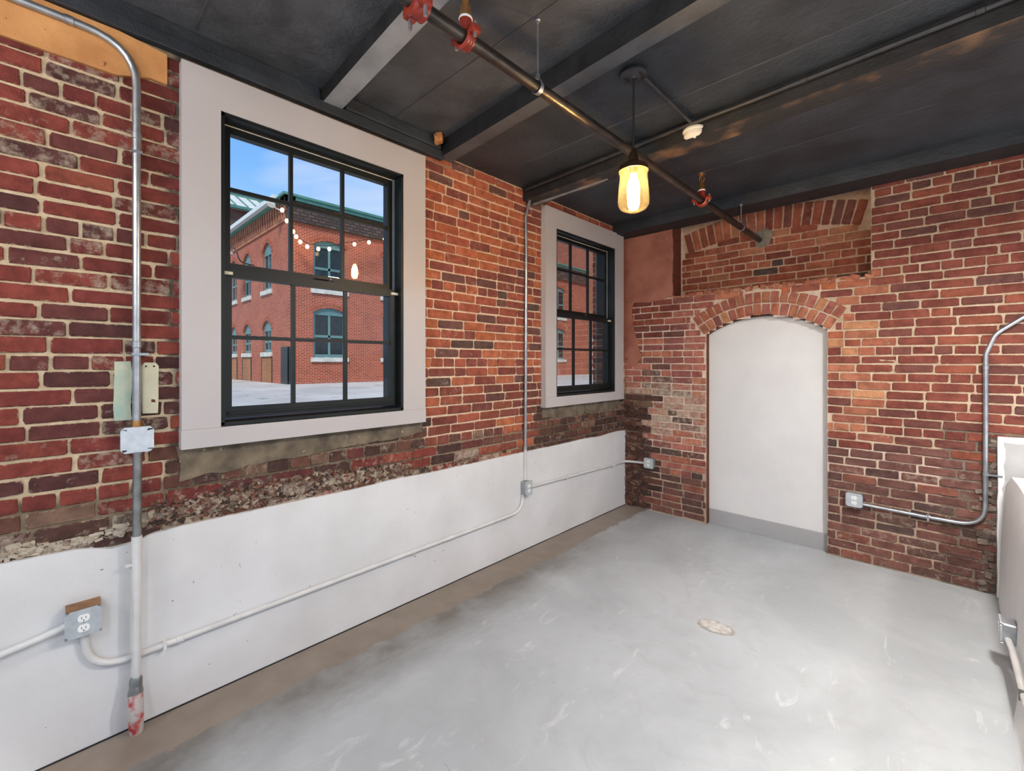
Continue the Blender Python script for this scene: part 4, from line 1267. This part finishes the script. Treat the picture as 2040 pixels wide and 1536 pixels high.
# main courtyard building: near corner at (-16, 6.5)
BX, BY, BT = -16.0, 6.5, 7.95
mb = MB()
Wr = []
for k, s in enumerate((7.48, 10.62, 13.76, 16.9, 20.1, 23.1)):
    s0 = s - BY
    Wr.append((s0, s0 + 1.36, 1.75, 3.62, .20))
    Wr.append((s0, s0 + 1.36, 4.58, 6.42, .20))
facade(mb, (BX, BY, 0), (0, 1, 0), (1, 0, 0), 20.6, GZ - .05, BT, Wr)
Wl = []
for s0 in (1.95, 4.75, 7.0):
    Wl.append((s0, s0 + 1.12, 1.98, 3.00, .36))
    Wl.append((s0, s0 + 1.12, 4.66, 6.30, .42))
facade(mb, (BX, BY, 0), (-1, 0, 0), (0, -1, 0), 7.9, GZ - .05, BT, Wl)
mb.box(BX - 7.9, BX - .30, BY + .30, BY + 20.6, GZ, BT, 0)
br = mkobj('brick_building', mb, XB1)
tag(br, 'two-storey red brick building with teal windows across the courtyard', 'building')
for w_ in Wr: far_window(br, (BX, BY, 0), (0, 1, 0), (1, 0, 0), w_)
for w_ in Wl: far_window(br, (BX, BY, 0), (-1, 0, 0), (0, -1, 0), w_, bars=1)
# cornice, corbels and coping
mkobj('cornice_band', MB().box(BX - .2, BX + .10, BY - .02, BY + 20.6, 7.15, 7.95), XBD, br)
mkobj('coping', MB().box(BX - .25, BX + .20, BY - .22, BY + 20.6, 7.95, 8.08).box(BX - .25, BX + .26, BY - .28, BY + 20.6, 8.08, 8.17), TEALD, br)
mkobj('coping', MB().box(BX - 7.9, BX + .20, BY - .22, BY + .2, 7.95, 8.05).box(BX - 7.9, BX + .2, BY - .30, BY + .2, 8.05, 8.10), TEALD, br)
mkobj('gutter', MB().box(BX - 7.9, BX - .5, BY - .42, BY - .24, 8.02, 8.20), PALE, br)
d = MB()
for k in range(26):
    x = BX - .15 - k * .30
    d.box(x - .13, x, BY - .10, BY, 7.58, 7.95)
    d.box(x - .22, x - .08, BY - .06, BY, 7.30, 7.58)
d.box(BX - 7.9, BX, BY - .05, BY, 7.18, 7.28)
dd = mkobj('corbel_table', d, pm('corbel_brick', S(176, 120, 92), S(150, 96, 74), 3, .85), br); dd['kind'] = 'stuff'
mkobj('corner_guard', MB().box(BX - .75, BX + .03, BY - .03, BY, GZ, 2.17).box(BX, BX + .03, BY - .03, BY + .10, GZ, 2.17), STEEL, br)
for s0 in (1.95, 4.75, 7.0):
    a, b = BX - s0 - 1.25, BX - s0 + .13
    mkobj('infill_panel', MB().box(a + .09, b - .09, BY - .015, BY + .01, GZ, 1.78), XB2, br)
    mkobj('panel_joint', MB().box(a, a + .09, BY - .02, BY + .01, GZ, 1.80).box(b - .09, b, BY - .02, BY + .01, GZ, 1.80), STEEL, br)
tl = root('wall_floodlight', (BX - .45, BY - .08, 7.55), 'white floodlight under the eave at the building corner', 'floodlight')
mkobj('housing', MB().tube([(BX - .45, BY - .42, 7.92), (BX - .40, BY - .50, 7.72)], [.10, .16], 14), NYLON, tl, smooth=True)
mkobj('arm', MB().tube([(BX - .45, BY, 7.60), (BX - .45, BY - .3, 7.65), (BX - .45, BY - .42, 7.85)], .025, 8), NYLON, tl)
gl = root('gooseneck_lamp', (BX - 4.3, BY, 6.0), 'white gooseneck wall lamp beside an arched upper window', 'wall lamp')
mkobj('arm', MB().tube(fillet([(BX - 4.2, BY, 6.0), (BX - 4.2, BY - .6, 6.05), (BX - 4.25, BY - .75, 6.7), (BX - 5.1, BY - .9, 6.75)], .35), .028, 8), STEEL, gl, smooth=True)
mkobj('shade', MB().lathe([(.02, .22), (.08, .2), (.12, .08), (.28, -.04), (.26, -.05), (.0, .1)], (BX - 5.1, BY - .9, 6.62), 18), NYLON, gl, smooth=True)
# taller block behind and the cross wing
tb = mkobj('tall_brick_block', MB().box(-34, -24.6, 24.0, 60, GZ, 15.5), XB1)
tag(tb, 'taller brick block rising behind the courtyard building roof', 'building')
wg = root('brick_wing', (-15, 27.45, GZ), 'tan brick wing closing the end of the courtyard', 'building')
mkobj('wall', MB().box(-16.2, -9.0, 27.45, 34, GZ, 14), XB3, wg)
for k in range(9):
    mkobj('quoin', MB().box(-15.75 if k % 2 else -15.65, -15.15, 27.37, 27.45, GZ + .05 + k * .26, GZ + .27 + k * .26), STONE, wg)
mkobj('lintel', MB().box(-16.0, -14.9, 27.35, 27.45, 3.06, 3.42), STONE, wg)
# metal roofed block at the far left
mr = root('metal_roofed_building', (-30, 12, GZ), 'dark stone building under a pale standing-seam metal roof', 'building')
mkobj('wall', MB().box(-40, -26, 6.6, 20, GZ, 10.15), pm('dark_stone', S(120, 96, 86), S(86, 72, 68), 1.2, .9), mr)
mkobj('roof', MB().prism([(-25.7, 10.15), (-25.7, 10.28), (-28.5, 11.75), (-40.3, 11.75), (-40.3, 10.15)], 6.3, 20.4, lambda a, b, q: (a, q, b)), SEAM, mr)
for k in range(14):
    y = 6.5 + k * .62
    mkobj('roof_seam', MB().prism([(-25.69, 10.28), (-25.69, 10.36), (-28.5, 11.83), (-28.5, 11.75)], y, y + .05, lambda a, b, q: (a, q, b)), TEALD, mr)
mkobj('fascia', MB().box(-25.75, -25.6, 6.2, 20.4, 10.12, 10.28).box(-28.6, -28.4, 6.2, 20.4, 11.72, 11.86), TEALD, mr)
far_window(mr, (-26, 6.6, 0), (0, 1, 0), (1, 0, 0), (.15, .95, 5.9, 8.2, .3), sill=False, ring=False, depth=-.02)
far_window(mr, (-26, 6.6, 0), (0, 1, 0), (1, 0, 0), (1.1, 2.0, 8.2, 9.4, .1), sill=False, ring=False, depth=-.02)

# festoon lights
sl = [(-11, 4.572, 5.977), (-11, 4.70, 5.70), (-11, 4.872, 5.428), (-11, 4.955, 5.30), (-11, 5.07, 5.17), (-11, 5.269, 5.068), (-11, 5.593, 5.06), (-11, 5.929, 5.12), (-11, 6.741, 5.42), (-11, 7.244, 5.58), (-11, 7.812, 5.80), (-11, 8.9, 6.15)]
sl = [(-15.5, y * 1.334, 1.545 + (z - 1.545) * 1.334) for _, y, z in sl]
fs_ = root('festoon_lights', (-15.9, 6.0, 7.9), 'drooping string of warm glowing festoon bulbs over the courtyard', 'string lights')
mkobj('cable', MB().tube([(-15.8, 6.3, 7.96)] + sl + [(-15.9, 14.0, 7.9)], .014, 6), CORD, fs_)
for p in sl:
    b = mkobj('bulb', MB().lathe([(.0, .0), (.055, -.04), (.072, -.10), (.05, -.16), (.0, -.18)], (p[0], p[1], p[2] - .03), 12, closed=True), SBULB, fs_, smooth=True)
    mkobj('socket', MB().lathe([(.025, .03), (.025, -.02)], (p[0], p[1], p[2] - .02), 8), CORD, b, local=True)
